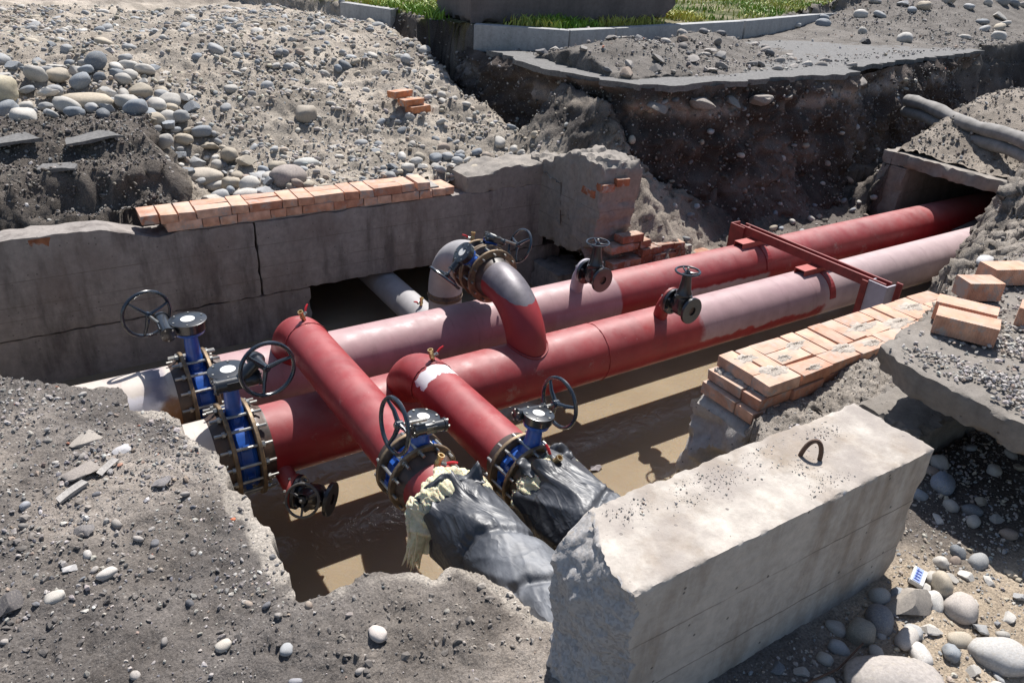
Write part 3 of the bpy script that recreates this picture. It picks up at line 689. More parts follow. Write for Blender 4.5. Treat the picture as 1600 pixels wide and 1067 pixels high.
# embedded old bricks at the left of the wall
for x, z in ((-.02, .505), (-.05, .43), (-.26, .44), (-.3, .36)):
    put_brick(BS[0], (x, 2.265, z), .03, wall, (.25, .11, .06))
course = thing('brick_course', 'two courses of orange bricks along the top of the shaded far wall', 'brickwork', (.56, 2.2, .455))
def row(seq, x, z, y0, par):
    for i, s in enumerate(seq):
        if s == '.': x += .02; continue
        if s == 'h':
            put_brick(random.choice(BH), (x + .06 - .56, y0 + .125 - 2.2 + random.uniform(-.008, .008), z + .0325 - .455 + random.uniform(-.002, .002)), random.uniform(-.02, .02), par); x += .1245
        else:
            put_brick(random.choice(BS), (x + .125 - .56, y0 + .06 - 2.2 + random.uniform(-.008, .006), z + .0325 - .455 + random.uniform(-.002, .002)), random.uniform(-.015, .015), par)
            put_brick(random.choice(BS), (x + .125 - .56, y0 + .188 - 2.2, z + .0325 - .455), random.uniform(-.01, .01), par); x += .2545
    return x
row('hhhShShhShhSh.h', .565, .537, 2.19, course)
row('ShhShhSShhShh', .72, .468, 2.195, course)
row('hh', 2.83, .468, 2.19, course)
mm = MB(); mm.box((.56 + .0 + 1.16 - .56 + .14, .128, .045), (2.15, .22, .10)); 
mm.build('mortar', M_MORTAR, course, smooth=False)
pier = thing('concrete_pier', 'broken concrete pier with bricks in its top at the end of the far wall', 'pier')
def pierfn(V, W):
    k = W[:, 2] > .55; W[k, 2] += .16 * ss(2.2, 1.7, W[k, 1]) + .03 * np.round(2 * fbm(V[k, 0], V[k, 1], 0, 4, 3, 4)) / 1.2 + .015 * fbm(V[k, 0], V[k, 1], 0, 14, 4, 4)
    y = V[:, 1]; lowcut = np.clip((V[:, 2] - .55) / -.6, 0, 1)
    W[:, 2] += lowcut * .18 * ss(1.75, 1.3, y)
    W[:, 1] += .05 * fbm(V[:, 0], V[:, 1], V[:, 2], 5, 4, 7) * ss(1.6, 1.3, y)
    W[:, 0] += .012 * fbm(V[:, 0], V[:, 1], V[:, 2], 6, 4, 8); return W
con_part('pier_body', (4.0, 1.33, -.05), (4.4, 2.42, .68), .022, .022, 31, M_CONP, pier, pierfn, .006)
for x, y, z in ((4.06, 1.40, .66), (4.2, 1.38, .70), (4.05, 1.5, .585)):
    put_brick(BS[1], (x, y, z), 1.45, pier, (.33, .13, .07))
con_part('pier_stub', (3.95, 1.75, -1.0), (4.4, 2.2, -.3), .05, .03, 33, M_CONW, pier)

# ruined brick wall beside the far pipe
ruin = thing('ruined_brick_wall', 'crumbling dusty red brick wall stub buried in rubble behind the far pipe', 'wall', (4.6, 1.15, 0))
rr = random.Random(5)
for k in range(6):
    z = -.16 + k * .072; n = [8, 7, 6, 5, 3, 1][k]
    for i in range(n):
        x = -.36 + (k % 2) * .125 + i * .135 - k * .01
        if rr.random() < .12: continue
        big = rr.random() < .4
        put_brick(BS[i % 5] if big else BH[i % 5], (x, (.05 if big else .11) + rr.uniform(-.015, .015) + k * .012, z), rr.uniform(-.06, .06), ruin, rr.choice([(.33, .16, .10), (.27, .12, .08), (.36, .2, .14)]), (rr.uniform(-.04, .04), rr.uniform(-.05, .05)))
mm = MB(); mm.box((.1, .14, -.08), (.75, .16, .2)); mm.build('mortar', M_MORTAR, ruin, smooth=False)

# culvert
culv = thing('culvert', 'concrete culvert mouth swallowing both pipes at the end of the trench', 'culvert', (8, .4, 0))
def cl(V, W): 
    k = V[:, 0] < .05; W[k, 0] += .03 * fbm(V[k, 0], V[k, 1], V[k, 2], 9, 4, 3); return W
con_part('roof_slab', (0, -.95, .475), (5.0, .99, .612), .04, .02, 41, M_CONP, culv, cl)
con_part('side_wall', (0, .665, -1.0), (5.0, .98, .474), .05, .02, 42, M_CONP, culv, cl)
con_part('side_wall', (.05, -.95, -1.0), (5.0, -.82, .474), .05, .02, 43, M_CONP, culv)
con_part('end_wall', (4.9, -.8, -1.0), (5.0, .66, .474), .2, .0, 44, M_CONW, culv)

# near channel wall under the near bricks
cw = thing('channel_wall', 'broken pale concrete wall end standing in the water under the near bricks', 'wall')
def cwf(V, W):
    t = ss(3.2, 2.85, V[:, 0]); h = np.clip((.275 - V[:, 2]) / 1.2, 0, 1)
    W[:, 0] -= t * (h * .10 + .10 * fbm(V[:, 0] * .3, V[:, 1], V[:, 2], 5, 5, 6) * np.clip(h * 6, .15, 1))
    k = V[:, 2] > .27; W[k, 2] += .02 * fbm(V[k, 0], V[k, 1], 0, 12, 3, 2) * t[k] - .06 * ss(3.0, 2.85, V[k, 0])
    return W
con_part('wall_body', (2.86, -1.45, -1.0), (5.6, -1.045, .272), .028, .035, 51, M_CONB, cw, cwf, .004)
bw = thing('brick_wall', 'three courses of new orange bricks with grey mortar smears above the near water edge', 'brickwork', (2.96, -1.04, .275))
def wrow(k, x0, xend):
    z = .2750 + k * .0755 + .0325 - .275; x = x0
    pat = [('hs'), ('sh')][k % 2]
    # a wythe of stretchers towards the trench side and headers behind, alternating
    xa = x
    while xa < xend:
        put_brick(BH[rr.randrange(5)], (xa + .06 - 2.96, -.128 + rr.uniform(-.008, .008), z + rr.uniform(-.002, .002)), rr.uniform(-.03, .03), bw) ; xa += .126
    xa = x + (0 if k % 2 else -.0)
    while xa < xend - .1:
        put_brick(BS[rr.randrange(5)], (xa + .125 - 2.96, -.32 + rr.uniform(-.008, .008), z + rr.uniform(-.002, .002)), rr.uniform(-.02, .02), bw) ; xa += .258
wrow(0, 2.92, 4.1); wrow(1, 2.955, 4.7)
for k in range(17):                                        # top course, laid as in the photo: stretchers across, headers along the outside
    x = 3.0 + k * .126
    if x > 5.0: break
    if (k // 2) % 3 == 1 and k % 2 == 0:
        put_brick(BS[k % 5], (x + .125 - 2.96, -.062, .1835), rr.uniform(-.02, .02), bw); put_brick(BS[(k + 1) % 5], (x + .125 - 2.96, -.188, .1835), rr.uniform(-.02, .02), bw)
    elif (k // 2) % 3 != 1:
        put_brick(BH[k % 5], (x + .062 - 2.96, -.127 + rr.uniform(-.008, .008), .1835 + rr.uniform(-.002, .002)), rr.uniform(-.02, .02), bw)
for k in range(7):
    x = 3.0 + k * .259; 
    if x < 4.4: put_brick(BS[k % 5], (x + .125 - 2.96, -.318 + rr.uniform(-.006, .006), .1835 + rr.uniform(-.002, .002)), rr.uniform(-.02, .02), bw)
mm = MB(); mm.box((.9, -.19, .072), (1.72, .33, .14)); mm.build('mortar', M_MORTAR, bw, smooth=False)
def smear(par, c, rx, ry, seed, th=.008):
    n = 26; V = []; 
    for j in range(6):
        for i in range(n):
            a = 2 * math.pi * i / n; r = (j / 5) * (1 + .55 * float(noise3(math.cos(a) * 1.6, math.sin(a) * 1.6, seed, 4)) + .3 * float(noise3(math.cos(a) * 5, math.sin(a) * 5, seed, 6)))
            V.append((c[0] + rx * r * math.cos(a), c[1] + ry * r * math.sin(a), c[2] + th * (1 - (j / 5) ** 2) + (.004 * math.sin(i * 2.3 + j * 1.7 + seed) if j < 5 else -.004)))
    F = [(j * n + i, j * n + (i + 1) % n, (j + 1) * n + (i + 1) % n, (j + 1) * n + i) for j in range(5) for i in range(n)]
    m = MB(); m.add(V, F); return m.build('mortar_smear', M_SMEAR, par)
for i, (x, y, rx, ry) in enumerate(((.16, -.1, .06, .045), (.2, -.27, .07, .06), (.36, -.2, .05, .04), (.55, -.12, .07, .05), (.42, -.35, .05, .03), (.78, -.28, .07, .05), (1.1, -.15, .1, .06), (1.0, -.32, .06, .05), (1.4, -.22, .1, .06), (1.7, -.12, .08, .06))):
    smear(bw, (x, y, .2165), rx * 1.25, ry * .9, i * 1.3)
for i in range(5): smear(bw, (.03 + .012 * i, -.05 - .07 * i, .146), .025, .03, i, .012)

# big block in front
blk = thing('concrete_block', 'large pale concrete foundation block with broken left end and lifting loop', 'concrete block', (1.0, -2.58, .54))
def blkfn(V, W):
    t = ss(.30, 0, V[:, 0]); nn = fbm(V[:, 0] * .4, V[:, 1], V[:, 2], 5, 5, 13, .55)
    up = V[:, 2] / .56
    W[:, 0] += t * (.03 + .022 * nn - .07 * (1 - up) * ss(.0, .12, V[:, 1]) - .02 + .09 * ss(.75, 1.0, up) * ss(.05, .3, V[:, 1]) - .05 * ss(.35, .75, up))
    W[:, 0] += ss(.12, 0, V[:, 0]) * (.045 + .011 * np.abs(fbm(V[:, 0] * .3, V[:, 1], V[:, 2], 8, 3, 19, .6)) + .0065 * fbm(V[:, 0] * .5, V[:, 1], V[:, 2], 60, 2, 29, .7))
    k = V[:, 2] > .55; W[k, 2] += .002 * fbm(V[k, 0], V[k, 1], 0, 9, 4, 3) - .018 * ss(.16, .0, V[k, 0]) * np.clip(.4 + nn[k], 0, 1.5)
    r = (V[:, 0] > 1.15); W[r, 0] -= .05 * ss(.5, .0, up[r]) * 0 + .02 * ss(1.15, 1.28, V[r, 0]) * np.clip(fbm(V[r, 0], V[r, 1], V[r, 2], 8, 3, 44), 0, 1)
    return W
con_part('block_body', (0, 0, -.02), (1.28, .31, .56), .0095, .0075, 61, M_CON, blk, blkfn, .0012)
lb = MB(); lb.tube([(.86 + .019 * math.cos(a) + .012 * math.sin(a), .165 - .022 * math.cos(a), .553 + .068 * math.sin(a)) for a in np.linspace(-.5, math.pi + .5, 22)], .0075, 8)
lb.build('lifting_loop', M_WIRE, blk)
# slab lying on the mound
slab = thing('concrete_slab', 'dark tilted concrete slab covered in gravel, overhanging the hollow at the right', 'slab', (2.88, -1.94, .875))
def slabfn(V, W):
    t = V[:, 0]; W[:, 1] += .17 * V[:, 0] * np.clip((V[:, 1] + 1.5) / 1.5, 0, 1)
    k = V[:, 0] < .3; nn = fbm(V[:, 0] * .3, V[:, 1], V[:, 2], 4, 4, 23)
    W[k, 0] += .018 * nn[k] * ss(.3, 0, V[k, 0]) + .12 * ss(-.18, 0, V[k, 1]) * ss(.3, 0, V[k, 0]) * .5
    W[k, 0] += .05 * (1 - V[k, 2] / .13) * ss(-.3, .0, V[k, 1])
    u = V[:, 2] > .12; W[u, 2] += .008 * fbm(V[u, 0], V[u, 1], 0, 7, 4, 2)
    W[:, 2] += -.01 * V[:, 1]
    return W
con_part('slab_body', (0, -1.6, 0), (2.4, 0, .125), .022, .016, 71, M_SLAB, slab, slabfn, .004)
for nm, lo, hi, sd_ in (('buried_block', (3.02, -2.2, .42), (3.5, -1.85, .66), 81), ('buried_block', (3.6, -2.5, .5), (4.2, -2.0, .8), 82)):
    o = con_part(nm, lo, hi, .03, .05, sd_, M_SLAB, None, None, .01)
    tag(o, 'dark concrete lump half buried in shade ' + ('directly under the slab corner' if sd_ == 81 else 'deep in the hollow under the slab, further right'), 'concrete lump')
# loose hollow bricks on the slab
def thick_brick(seed):
    mb = MB(); n = 20
    for i in range(n):                                       # ribbed long faces, modelled
        pass
    L, W_, H = .25, .12, .088; xs = np.linspace(-L / 2, L / 2, 41); pts = []
    for sgn in (-1, 1):
        q = [(x, sgn * (W_ / 2 - (.0022 if i % 2 else 0))) for i, x in enumerate(xs)]; pts += q if sgn < 0 else q[::-1]
    m = len(pts); V = [(x, y, -H / 2) for x, y in pts] + [(x, y, H / 2) for x, y in pts]
    F = [(i, (i + 1) % m, m + (i + 1) % m, m + i) for i in range(m)] + [tuple(reversed(range(m))), tuple(range(m, 2 * m))]
    mb.add(V, F); return mb.mesh('brick', M_BRICK, False)
TB = thick_brick(0); PALEB = (.56, .325, .225)
zt = 1.016
for x, y, a, lab, half in ((3.365, -2.065, -64, 'ribbed orange brick on the gravelled slab, nearest to the slab edge', 0), (3.50, -1.985, -66, 'orange brick lying close against the back of the ribbed front brick on the slab', 0),
                     (3.86, -1.845, -28, 'chipped orange brick standing alone between the pair and the farthest brick on the slab', 1), (4.20, -1.80, -20, 'orange brick farthest back on the gravelled slab', 0), (3.80, -2.21, -68, 'orange brick at the right of the front pair, cut by the picture edge', 0)):
    o = put_brick(TB, (x, y, zt + .044), R(a), None, PALEB, (random.uniform(-.03, .03), random.uniform(-.03, .03)), 'loose_brick')
    if half: o.scale = (.72, 1.0, 1.05)
    tag(o, lab, 'brick', 'loose bricks on the slab')
for i, (x, y, z, a, lab) in enumerate(((3.50, 3.80, .86, 12, 'bottom brick of the three stacked on the stony far bank'), (3.44, 3.84, .926, 9, 'middle brick of the three stacked on the stony far bank'), (3.37, 3.95, .992, 16, 'top tilted brick of the three stacked on the stony far bank'))):
    o = put_brick(BS[i], (x, y, z), R(a), None, (.52, .22, .11), (0, .0), 'loose_brick'); tag(o, lab, 'brick', 'stacked bricks on the far bank')
# ------------------------------------------------------------------ street edge, kerb, lawn block
def kerb(p, q, i, lab, grp):
    p = Vector(p); q = Vector(q); d = (q - p); L = d.length; a = math.atan2(d.y, d.x)
    mb = MB(); mb.box((L / 2, .075, -.15), (L - .012, .15, .30)); o = mb.build('kerb_stone', M_KERB, None, bevel=.015)
    o.location = (p.x, p.y, 1.55); o.rotation_euler = (0, 0, a); tag(o, lab, 'kerb', grp); return o
kp = [(4.72, 4.84), (5.6, 4.13)]
kerb(kp[0], kp[1], 0, 'left grey kerb stone in front of the big block on the grass', 'kerb stones along the grass')
kerb((5.62, 4.13), (6.40, 4.26), 1, 'shaded kerb stone partly hidden by black rubble', 'kerb stones along the grass')
kerb((6.42, 4.27), (9.30, 4.86), 2, 'kerb stone in half shade beside the asphalt patch', 'kerb stones along the grass')
kerb((9.34, 4.87), (12.3, 5.78), 3, 'long sunlit kerb stone edging the bright grass', 'kerb stones along the grass')
kerb((12.33, 5.79), (15.9, 6.55), 4, 'farthest kerb stone running into the rubble heap', 'kerb stones along the grass')
kerb((4.10, 7.55), (4.42, 6.53), 5, 'short broken kerb end at the top of the cobble bank', 'kerb stones along the grass')
lawnb = thing('lawn_block', 'huge dark concrete block standing on the grass behind the kerb', 'concrete block', (4.78, 5.02, 1.53))
def lbf(V, W):
    k = ss(2.2, 3.1, V[:, 0]); W[:, 0] += -.0 ; W[:, 0] += .35 * ss(.0, .6, V[:, 2]) * k; W[:, 2] += .10 * k * (V[:, 2] < .1); return W
ob = con_part('block_body', (0, 0, 0), (2.9, 1.1, 1.1), .06, .05, 91, m_concrete('dark_aged_concrete', (.145, .125, .12), (.08, .07, .07)), lawnb, lbf, .006)
ob.rotation_euler = (0, 0, R(-5))
# asphalt crust: jagged plate along the edge of the excavation
def plate(name, P, z, th, mat, parent=None, seed=0, step=.07, amp=.03):
    Q = []
    P = [Vector((*p, 0)) for p in P]
    for i in range(len(P)):
        a, b = P[i], P[(i + 1) % len(P)]; n = max(1, int((b - a).length / step))
        for k in range(n):
            p = a.lerp(b, k / n); Q.append((p.x + amp * float(noise3(p.x * 9, p.y * 9, 0, seed)), p.y + amp * float(noise3(p.x * 9, p.y * 9, 5, seed))))
    m = len(Q); mb = MB()
    mb.add([(x, y, z - th + .01 * float(noise3(x * 11, y * 11, 2, seed))) for x, y in Q] + [(x, y, z) for x, y in Q], [(i, (i + 1) % m, m + (i + 1) % m, m + i) for i in range(m)] + [tuple(range(m, 2 * m)), tuple(reversed(range(m)))])
    return mb.build(name, mat, parent, smooth=False)
o = plate('asphalt_crust', [(4.66, 3.15), (4.72, 2.85), (4.95, 2.10), (5.5, 2.02), (6.3, 2.0), (7.2, 2.02), (8.2, 2.02), (8.3, 2.3), (9.3, 2.5), (10.6, 2.7), (12.5, 3.0), (12.5, 4.0), (9.5, 4.6), (7.4, 4.25), (5.6, 3.95), (4.75, 4.5), (4.65, 3.8)], 1.312, .055, M_ASPH, None, 3, .05, .075)
tag(o, None, None, None, 'structure')
pp = thing('lagged_pipes', 'pair of grey cement lagged pipes crossing above the culvert at the right', 'pipe', (9.1, 1.5, 1.0))
for dz, r_ in ((-.06, .07), (-.19, .06)):
    mb = MB(); mb.tube([(.2 - .62 * t * 1.7, .55 - 1.2 * t * 1.7, dz + .02 * math.sin(t * 9)) for t in np.linspace(0, 1, 14)], [r_ * (1 + .10 * math.sin(i * 2.1) + random.uniform(-.06, .06)) for i in range(14)], 20); mb.build('lagged_pipe', M_TAN, pp)

# ------------------------------------------------------------------ pipes
far_pipe = thing('far_main_pipe', 'thick dusty red main pipe farther from the viewer, with a tee elbow', 'pipe')
near_pipe = thing('near_main_pipe', 'thick red and mauve main pipe nearer to the viewer', 'pipe')
DYA = .658
def main_pipe(root, y, mat, xv0, xv1, xend):
    for a, b in ((-4.5, xv0), (xv1, xend)):
        mb = MB(); mb.lathe((a, 0, 0), (1, 0, 0), [(t, .2) for t in np.linspace(0, b - a, 24)], 64)
        o = mb.build('pipe_section', mat, root, sharp=60); o.location = (0, y, 0)
def weld(root, c, ax, r, par=None, n=40):
    mb = MB(); ax = Vector(ax).normalized(); u = ax.orthogonal().normalized(); v = ax.cross(u); P = []; rr_ = []
    for i in range(n * 2):
        a = math.pi * i / n; k = random.uniform(-.001, .001)
        P.append(Vector(c) + (u * math.cos(a) + v * math.sin(a)) * (r + .001 + k) + ax * random.uniform(-.002, .002)); rr_.append(.0032 + random.uniform(-.0012, .0018))
    mb.tube(P, rr_, 6, closed=True); return mb.build('weld_seam', par or M_PR, root)
AX0, AX1, BX0, BX1 = .49, .617, .55, .677
main_pipe(far_pipe, DYA, M_PA, AX0, AX1, 12.5); main_pipe(near_pipe, 0, M_PB, BX0, BX1, 12.5)
def arc(c, a0, a1, rad, n=20):
    return [(c[1] + rad * math.cos(t), c[2] + rad * math.sin(t)) for t in np.linspace(a0, a1, n)]
RB = .126
# branch 1: rises from the far pipe, crosses over the near pipe
def branch(root, x0, ystart, zc, pend, nme, xdrift):
    rad = .38; mb = MB(); path = []
    for t in np.linspace(0, math.pi / 2, 22):
        path.append((x0, ystart - rad + rad * math.cos(t), zc - rad + rad * math.sin(t)))
    path = [(x0, ystart, zc - rad - .1)] + path
    mb.tube(path, RB, 44); mb.build('branch_elbow', M_PR, root, sharp=60)
    p0 = Vector((x0, ystart - rad, zc)); p1 = Vector((x0 + xdrift, pend, zc))
    mb = MB(); mb.tube([p0.lerp(p1, t) for t in np.linspace(0, 1, 8)], RB - .0006, 44); mb.build('branch_pipe', M_PRW if nme == 2 else M_PR, root, sharp=60)
    weld(root, p0, (0, 1, 0), RB)
B1X, B1Z, B1Y = 1.11, .385, -.985; B2X, B2Z, B2Y = 1.572, .345, -1.175
branch(far_pipe, B1X, DYA, B1Z, B1Y, 1, .035); branch(near_pipe, B2X, 0.0, B2Z, B2Y, 2, .03)
# white primer patch behind the second branch's vent
def patch(root, x0, y0, y1, zc, a0, a1, r, mat, name):
    mb = MB(); n = 26; m = 14; V = []; 
    for j in range(m):
        for i in range(n):
            a = mix(a0, a1, i / (n - 1)); e = math.sin(math.pi * i / (n - 1)) ; yy = mix(y0, y1 + .05 * (float(noise3(i * .8, 0, 3)) - (1 - e) * .8), j / (m - 1))
            V.append((x0 + (r) * math.cos(a), yy, zc + (r) * math.sin(a)))
    mb.add(V, [(j * n + i, j * n + i + 1, (j + 1) * n + i + 1, (j + 1) * n + i) for j in range(m - 1) for i in range(n - 1)]); return mb.build(name, mat, root)
0 and patch(near_pipe, B2X, -.385, -.50, B2Z, .25, 2.0, RB + .0012, M_WHITEP, 'paint_patch')
weld(near_pipe, (2.98, 0, 0), (1, 0, 0), .2)
# third branch: from near pipe up and back over the far pipe
E3X, E3Z, RAD = 2.44, .48, .38
mb = MB(); path = [(E3X, 0, .0), (E3X, 0, .05)] + [(E3X, RAD - RAD * math.cos(t), E3Z - RAD + RAD * math.sin(t)) for t in np.linspace(0, math.pi / 2, 24)] + [(E3X, .44, E3Z)]
mb.tube(path, .128, 44); mb.build('riser_elbow', M_E3, near_pipe, sharp=60)
mb = MB()   # fillet weld of the riser
P = []
for i in range(60):
    a = 2 * math.pi * i / 60; x = .132 * math.cos(a); y = .132 * math.sin(a); P.append((E3X + x, y, math.sqrt(max(.2 ** 2 - y * y, 0)) + .003))
mb.tube(P, .006, 6, closed=True); mb.build('weld_seam', M_PR, near_pipe)
grey = thing('grey_branch_pipe', 'grey primed pipe bending down from the rear valve into the wall opening', 'pipe')
mb = MB(); mb.tube([(E3X, .68, E3Z), (E3X, .76, E3Z)], .126, 44); mb.build('pipe_stub', M_GREY, grey, sharp=60)
mb = MB(); mb.tube([(E3X, .76 + RAD * math.sin(t), E3Z - RAD + RAD * math.cos(t)) for t in np.linspace(0, math.pi / 2, 24)], .1275, 44); mb.build('upper_elbow', M_GREY, grey, sharp=60)
YV = .76 + RAD
mb = MB(); mb.tube([(E3X, YV, E3Z - RAD), (E3X, YV, -.06)], .126, 44); mb.build('pipe_stub', M_GREY, grey, sharp=60)
mb = MB(); mb.tube([(E3X, YV + .25 - .25 * math.cos(t), -.06 - .25 * math.sin(t)) for t in np.linspace(0, math.pi / 2, 20)], .1275, 44); mb.build('lower_elbow', M_GREY, grey, sharp=60)
mb = MB(); mb.tube([(E3X, YV + .25, -.31), (E3X, 3.6, -.31)], .126, 44); mb.build('pipe_run', M_GREY, grey, sharp=60)
for c, ax in (((E3X, .765, E3Z), (0, 1, 0)), ((E3X, YV, .07), (0, 0, 1)), ((E3X, YV + .25, -.31), (0, 1, 0))):
    mb = MB(); mb.lathe(Vector(c) - Vector(ax) * .028, ax, [(0, .1275), (.008, .1292), (.024, .1285), (.028, .134), (.034, .1285), (.05, .1292), (.056, .1275)], 44); mb.build('scorched_weld', M_WELD, grey)

# ------------------------------------------------------------------ valves
STUDS = {}
def stud_mesh(L, r):
    k = (round(L, 3), r)
    if k not in STUDS:
        mb = MB(); mb.cyl((-L / 2, 0, 0), (L / 2, 0, 0), r, n=8)
        for s in (-1, 1):
            mb.lathe((s * (L / 2 - r * 5.4) - r * .9, 0, 0), (1, 0, 0), [(0, r * 1.9), (r * 1.8, r * 1.9)], 6)
        STUDS[k] = mb.mesh('stud', M_STEEL, True, 30)
    return STUDS[k]
def handwheel(root, c, ax, r, tr=.009, mat=None, nsp=3, a0=.5, dish=.02):
    mat = mat or M_WHEEL; c = Vector(c); ax = Vector(ax).normalized(); u = ax.orthogonal().normalized(); v = ax.cross(u)
    mb = MB(); mb.torus(c, ax, r, tr, 40, 10)
    h = mb.build('handwheel', mat, root)
    for i in range(nsp):
        a = a0 + 2 * math.pi * i / nsp; d = u * math.cos(a) + v * math.sin(a); m2 = MB()
        m2.tube([c - ax * dish + d * .012, c - ax * dish * .8 + d * r * .55, c + d * (r - tr * .5)], [tr * 1.25, tr * 1.0, tr * .75], 8); m2.build('spoke', mat, h)
    m2 = MB(); m2.lathe(c - ax * (dish + .018), ax, [(0, .014), (.004, .019), (.03, .019), (.035, .012), (.037, .012)], 16); m2.build('hub', mat, h)
    return h
def butterfly(name, label, loc, rot, rp, rf, gap, ns, sr, slen, neck, gear_r, worm, wheel_c, wheel_ax, wheel_r, gap_front_half=True, collar=True, wheel_a0=.5):
    """local frame: pipe along X, stem along Z. worm = (offset vector, axis)"""
    t = thing(name, label, 'valve', loc, rot)
    ft = .020
    for s in (-1, 1):
        mb = MB(); x0 = s * gap / 2 if s > 0 else -gap / 2 - ft
        mb.ring((x0, 0, 0), (1, 0, 0), rp * .9, rf, 0, ft, 56); mb.build('flange', M_FLANGE, t)
        if collar:
            mb = MB(); a = x0 + (ft if s > 0 else 0); e = a + s * .065
            mb.lathe((a, 0, 0), (s, 0, 0), [(0, rp * 1.13), (.02, rp * 1.12), (.05, rp * 1.025), (.066, rp * 1.006)], 48); mb.build('weld_neck', M_TAR, t)
    mb = MB(); g = gap * .92; w0 = rp * 1.03
    mb.lathe((-g / 2, 0, 0), (1, 0, 0), [(0, w0 * .9), (0.0, w0), (g * .15, w0 * 1.05), (g * .22, w0 * .98), (g * .78, w0 * .98), (g * .85, w0 * 1.05), (g, w0), (g, w0 * .9)], 48)
    mb.lathe((0, 0, rp * .9), (0, 0, 1), [(0, gap * .62), (rf - rp * .9, gap * .40), (neck - .012 - rp * .9 - .0, gap * .34)], 16)
    mb.lathe((0, 0, neck - .025), (0, 0, 1), [(0, gap * .4), (.006, gear_r * .8), (.022, gear_r * .85), (.024, gear_r * .7)], 24)
    for a in np.linspace(0, 2 * math.pi, 8, endpoint=False): mb.box((0, w0 * 1.05 * math.cos(a + .2), w0 * 1.05 * math.sin(a + .2)), (gap * .3, .03, .03), Matrix.Rotation(a, 3, 'X'))
    mb.build('valve_body', M_BLUE, t)
    me = stud_mesh(slen, sr); bc = rf - (rf - rp) * .36
    for i in range(ns):
        a = 2 * math.pi * (i + .5) / ns; o = link('stud', me, t); o.location = (random.uniform(-.008, .008), bc * math.cos(a), bc * math.sin(a)); o.rotation_euler = (random.uniform(0, 1), 0, 0)
    # gearbox
    gh = gear_r * .62; z0 = neck
    mb = MB(); mb.lathe((0, 0, z0), (0, 0, 1), [(0, gear_r * .86), (.006, gear_r * .94), (gh * .8, gear_r * .96), (gh * .82, gear_r), (gh * .97, gear_r), (gh, gear_r * .95)], 28)
    wo_, wa = Vector(worm[0]), Vector(worm[1]).normalized()
    wc = Vector((0, 0, z0 + gh * .45)) + wo_; L = gear_r * 1.15
    mb.lathe(wc - wa * L, wa, [(0, gear_r * .2), (.004, gear_r * .42), (.016, gear_r * .42), (.018, gear_r * .36), (2 * L - .018, gear_r * .36), (2 * L - .016, gear_r * .42), (2 * L - .004, gear_r * .42), (2 * L, gear_r * .2)], 18)
    mb.box(Vector((0, 0, z0 + gh * .45)) + wo_ * .5, (abs(wo_.x) + gear_r * .7, abs(wo_.y) + gear_r * .7, gh * .7))
    gb = mb.build('gearbox', M_BLACK, t, bevel=0)
    mb = MB()
    for i in range(6):
        a = 2 * math.pi * i / 6 + .3; mb.lathe((gear_r * .82 * math.cos(a), gear_r * .82 * math.sin(a), z0 + gh - .002), (0, 0, 1), [(0, .0055), (.006, .0055)], 6)
    for s in (-1, 1):
        for i in range(5):
            a = 2 * math.pi * i / 5; uu = wa.orthogonal().normalized(); vv = wa.cross(uu); mb.lathe(wc + wa * s * L + (uu * math.cos(a) + vv * math.sin(a)) * gear_r * .32, wa * s, [(-.004, .005), (.004, .005)], 6)
    mb.build('cover_bolt', M_STEEL, gb)['kind'] = 'stuff'
    mb = MB(); mb.lathe((0, 0, z0 + gh - .001), (0, 0, 1), [(0, gear_r * .38), (.003, gear_r * .38)], 24); mb.build('label_plate', M_LABEL, gb, sharp=30)
    # shaft to the wheel
    wcv = Vector(wheel_c); wx = Vector(wheel_ax).normalized()
    ex = wcv - wx * .02; d = (ex - wc); st = wc + wx * max(.0, (d.dot(wx)) * .15) if abs(wx.dot(wa)) > .9 else None
    if st is not None:
        mb = MB(); mb.cyl(wcv - wx * max(.03, d.dot(wx)), wcv, .008, n=10); mb.build('drive_shaft', M_STEEL, t)
    else:                                                     # bevel reducer between worm and wheel
        foot = wcv - wx * d.dot(wx)
        mb = MB(); mb.lathe(foot - wx * .055, wx, [(0, .02), (.004, .038), (.05, .042), (.06, .03), (.085, .024), (max(.09, d.dot(wx) + .05), .014)], 18); mb.cyl(wc, foot, gear_r * .3, n=14)
        for i in range(7):
            a = 2 * math.pi * i / 7; uu = wx.orthogonal().normalized(); vv = wx.cross(uu); mb.lathe(foot - wx * .058 + (uu * math.cos(a) + vv * math.sin(a)) * .03, wx, [(0, .004), (.008, .004)], 6)
        mb.build('bevel_reducer', M_BLACK, t)
    handwheel(t, wcv, wx, wheel_r, .0105 if rp > .15 else .0095, None, 3, wheel_a0)
    return t
I3 = Matrix.Identity(3)
def basis(x, z):
    x = Vector(x).normalized(); z = Vector(z); z = (z - x * z.dot(x)).normalized(); y = z.cross(x)
    return Matrix((x, y, z)).transposed()
butterfly('butterfly_valve', 'blue valve on the far main pipe, its black wheel against the dark wall', ((AX0 + AX1) / 2, DYA, 0), I3, .2, .265, AX1 - AX0 - .02, 16, .0085, .26, .43, .102, ((-.12, .03, 0), (0, 1, 0)), (-.185, .19, .48), (-.25, .95, 0), .135)
butterfly('butterfly_valve', 'blue valve on the near main pipe with long studs, beside the gravel edge', ((BX0 + BX1) / 2, 0, 0), I3, .2, .265, BX1 - BX0 - .02, 16, .0085, .26, .43, .10, ((.02, -.09, 0), (1, 0, 0)), (.145, -.215, .565), (.12, -1, .12), .135)
RY = basis((0, 1, 0), (.10, 0, 1))
butterfly('butterfly_valve', 'blue valve on the left red branch pipe, wheel upright at its left', (1.15, -1.065, B1Z), basis((.06, -1, 0), (.13, 0, 1)), RB, .168, .095, 12, .0075, .2, .235, .072, ((.055, .0, 0), (0, -1, 0)), (.055, -.17, .30), (0, -1, 0), .118)
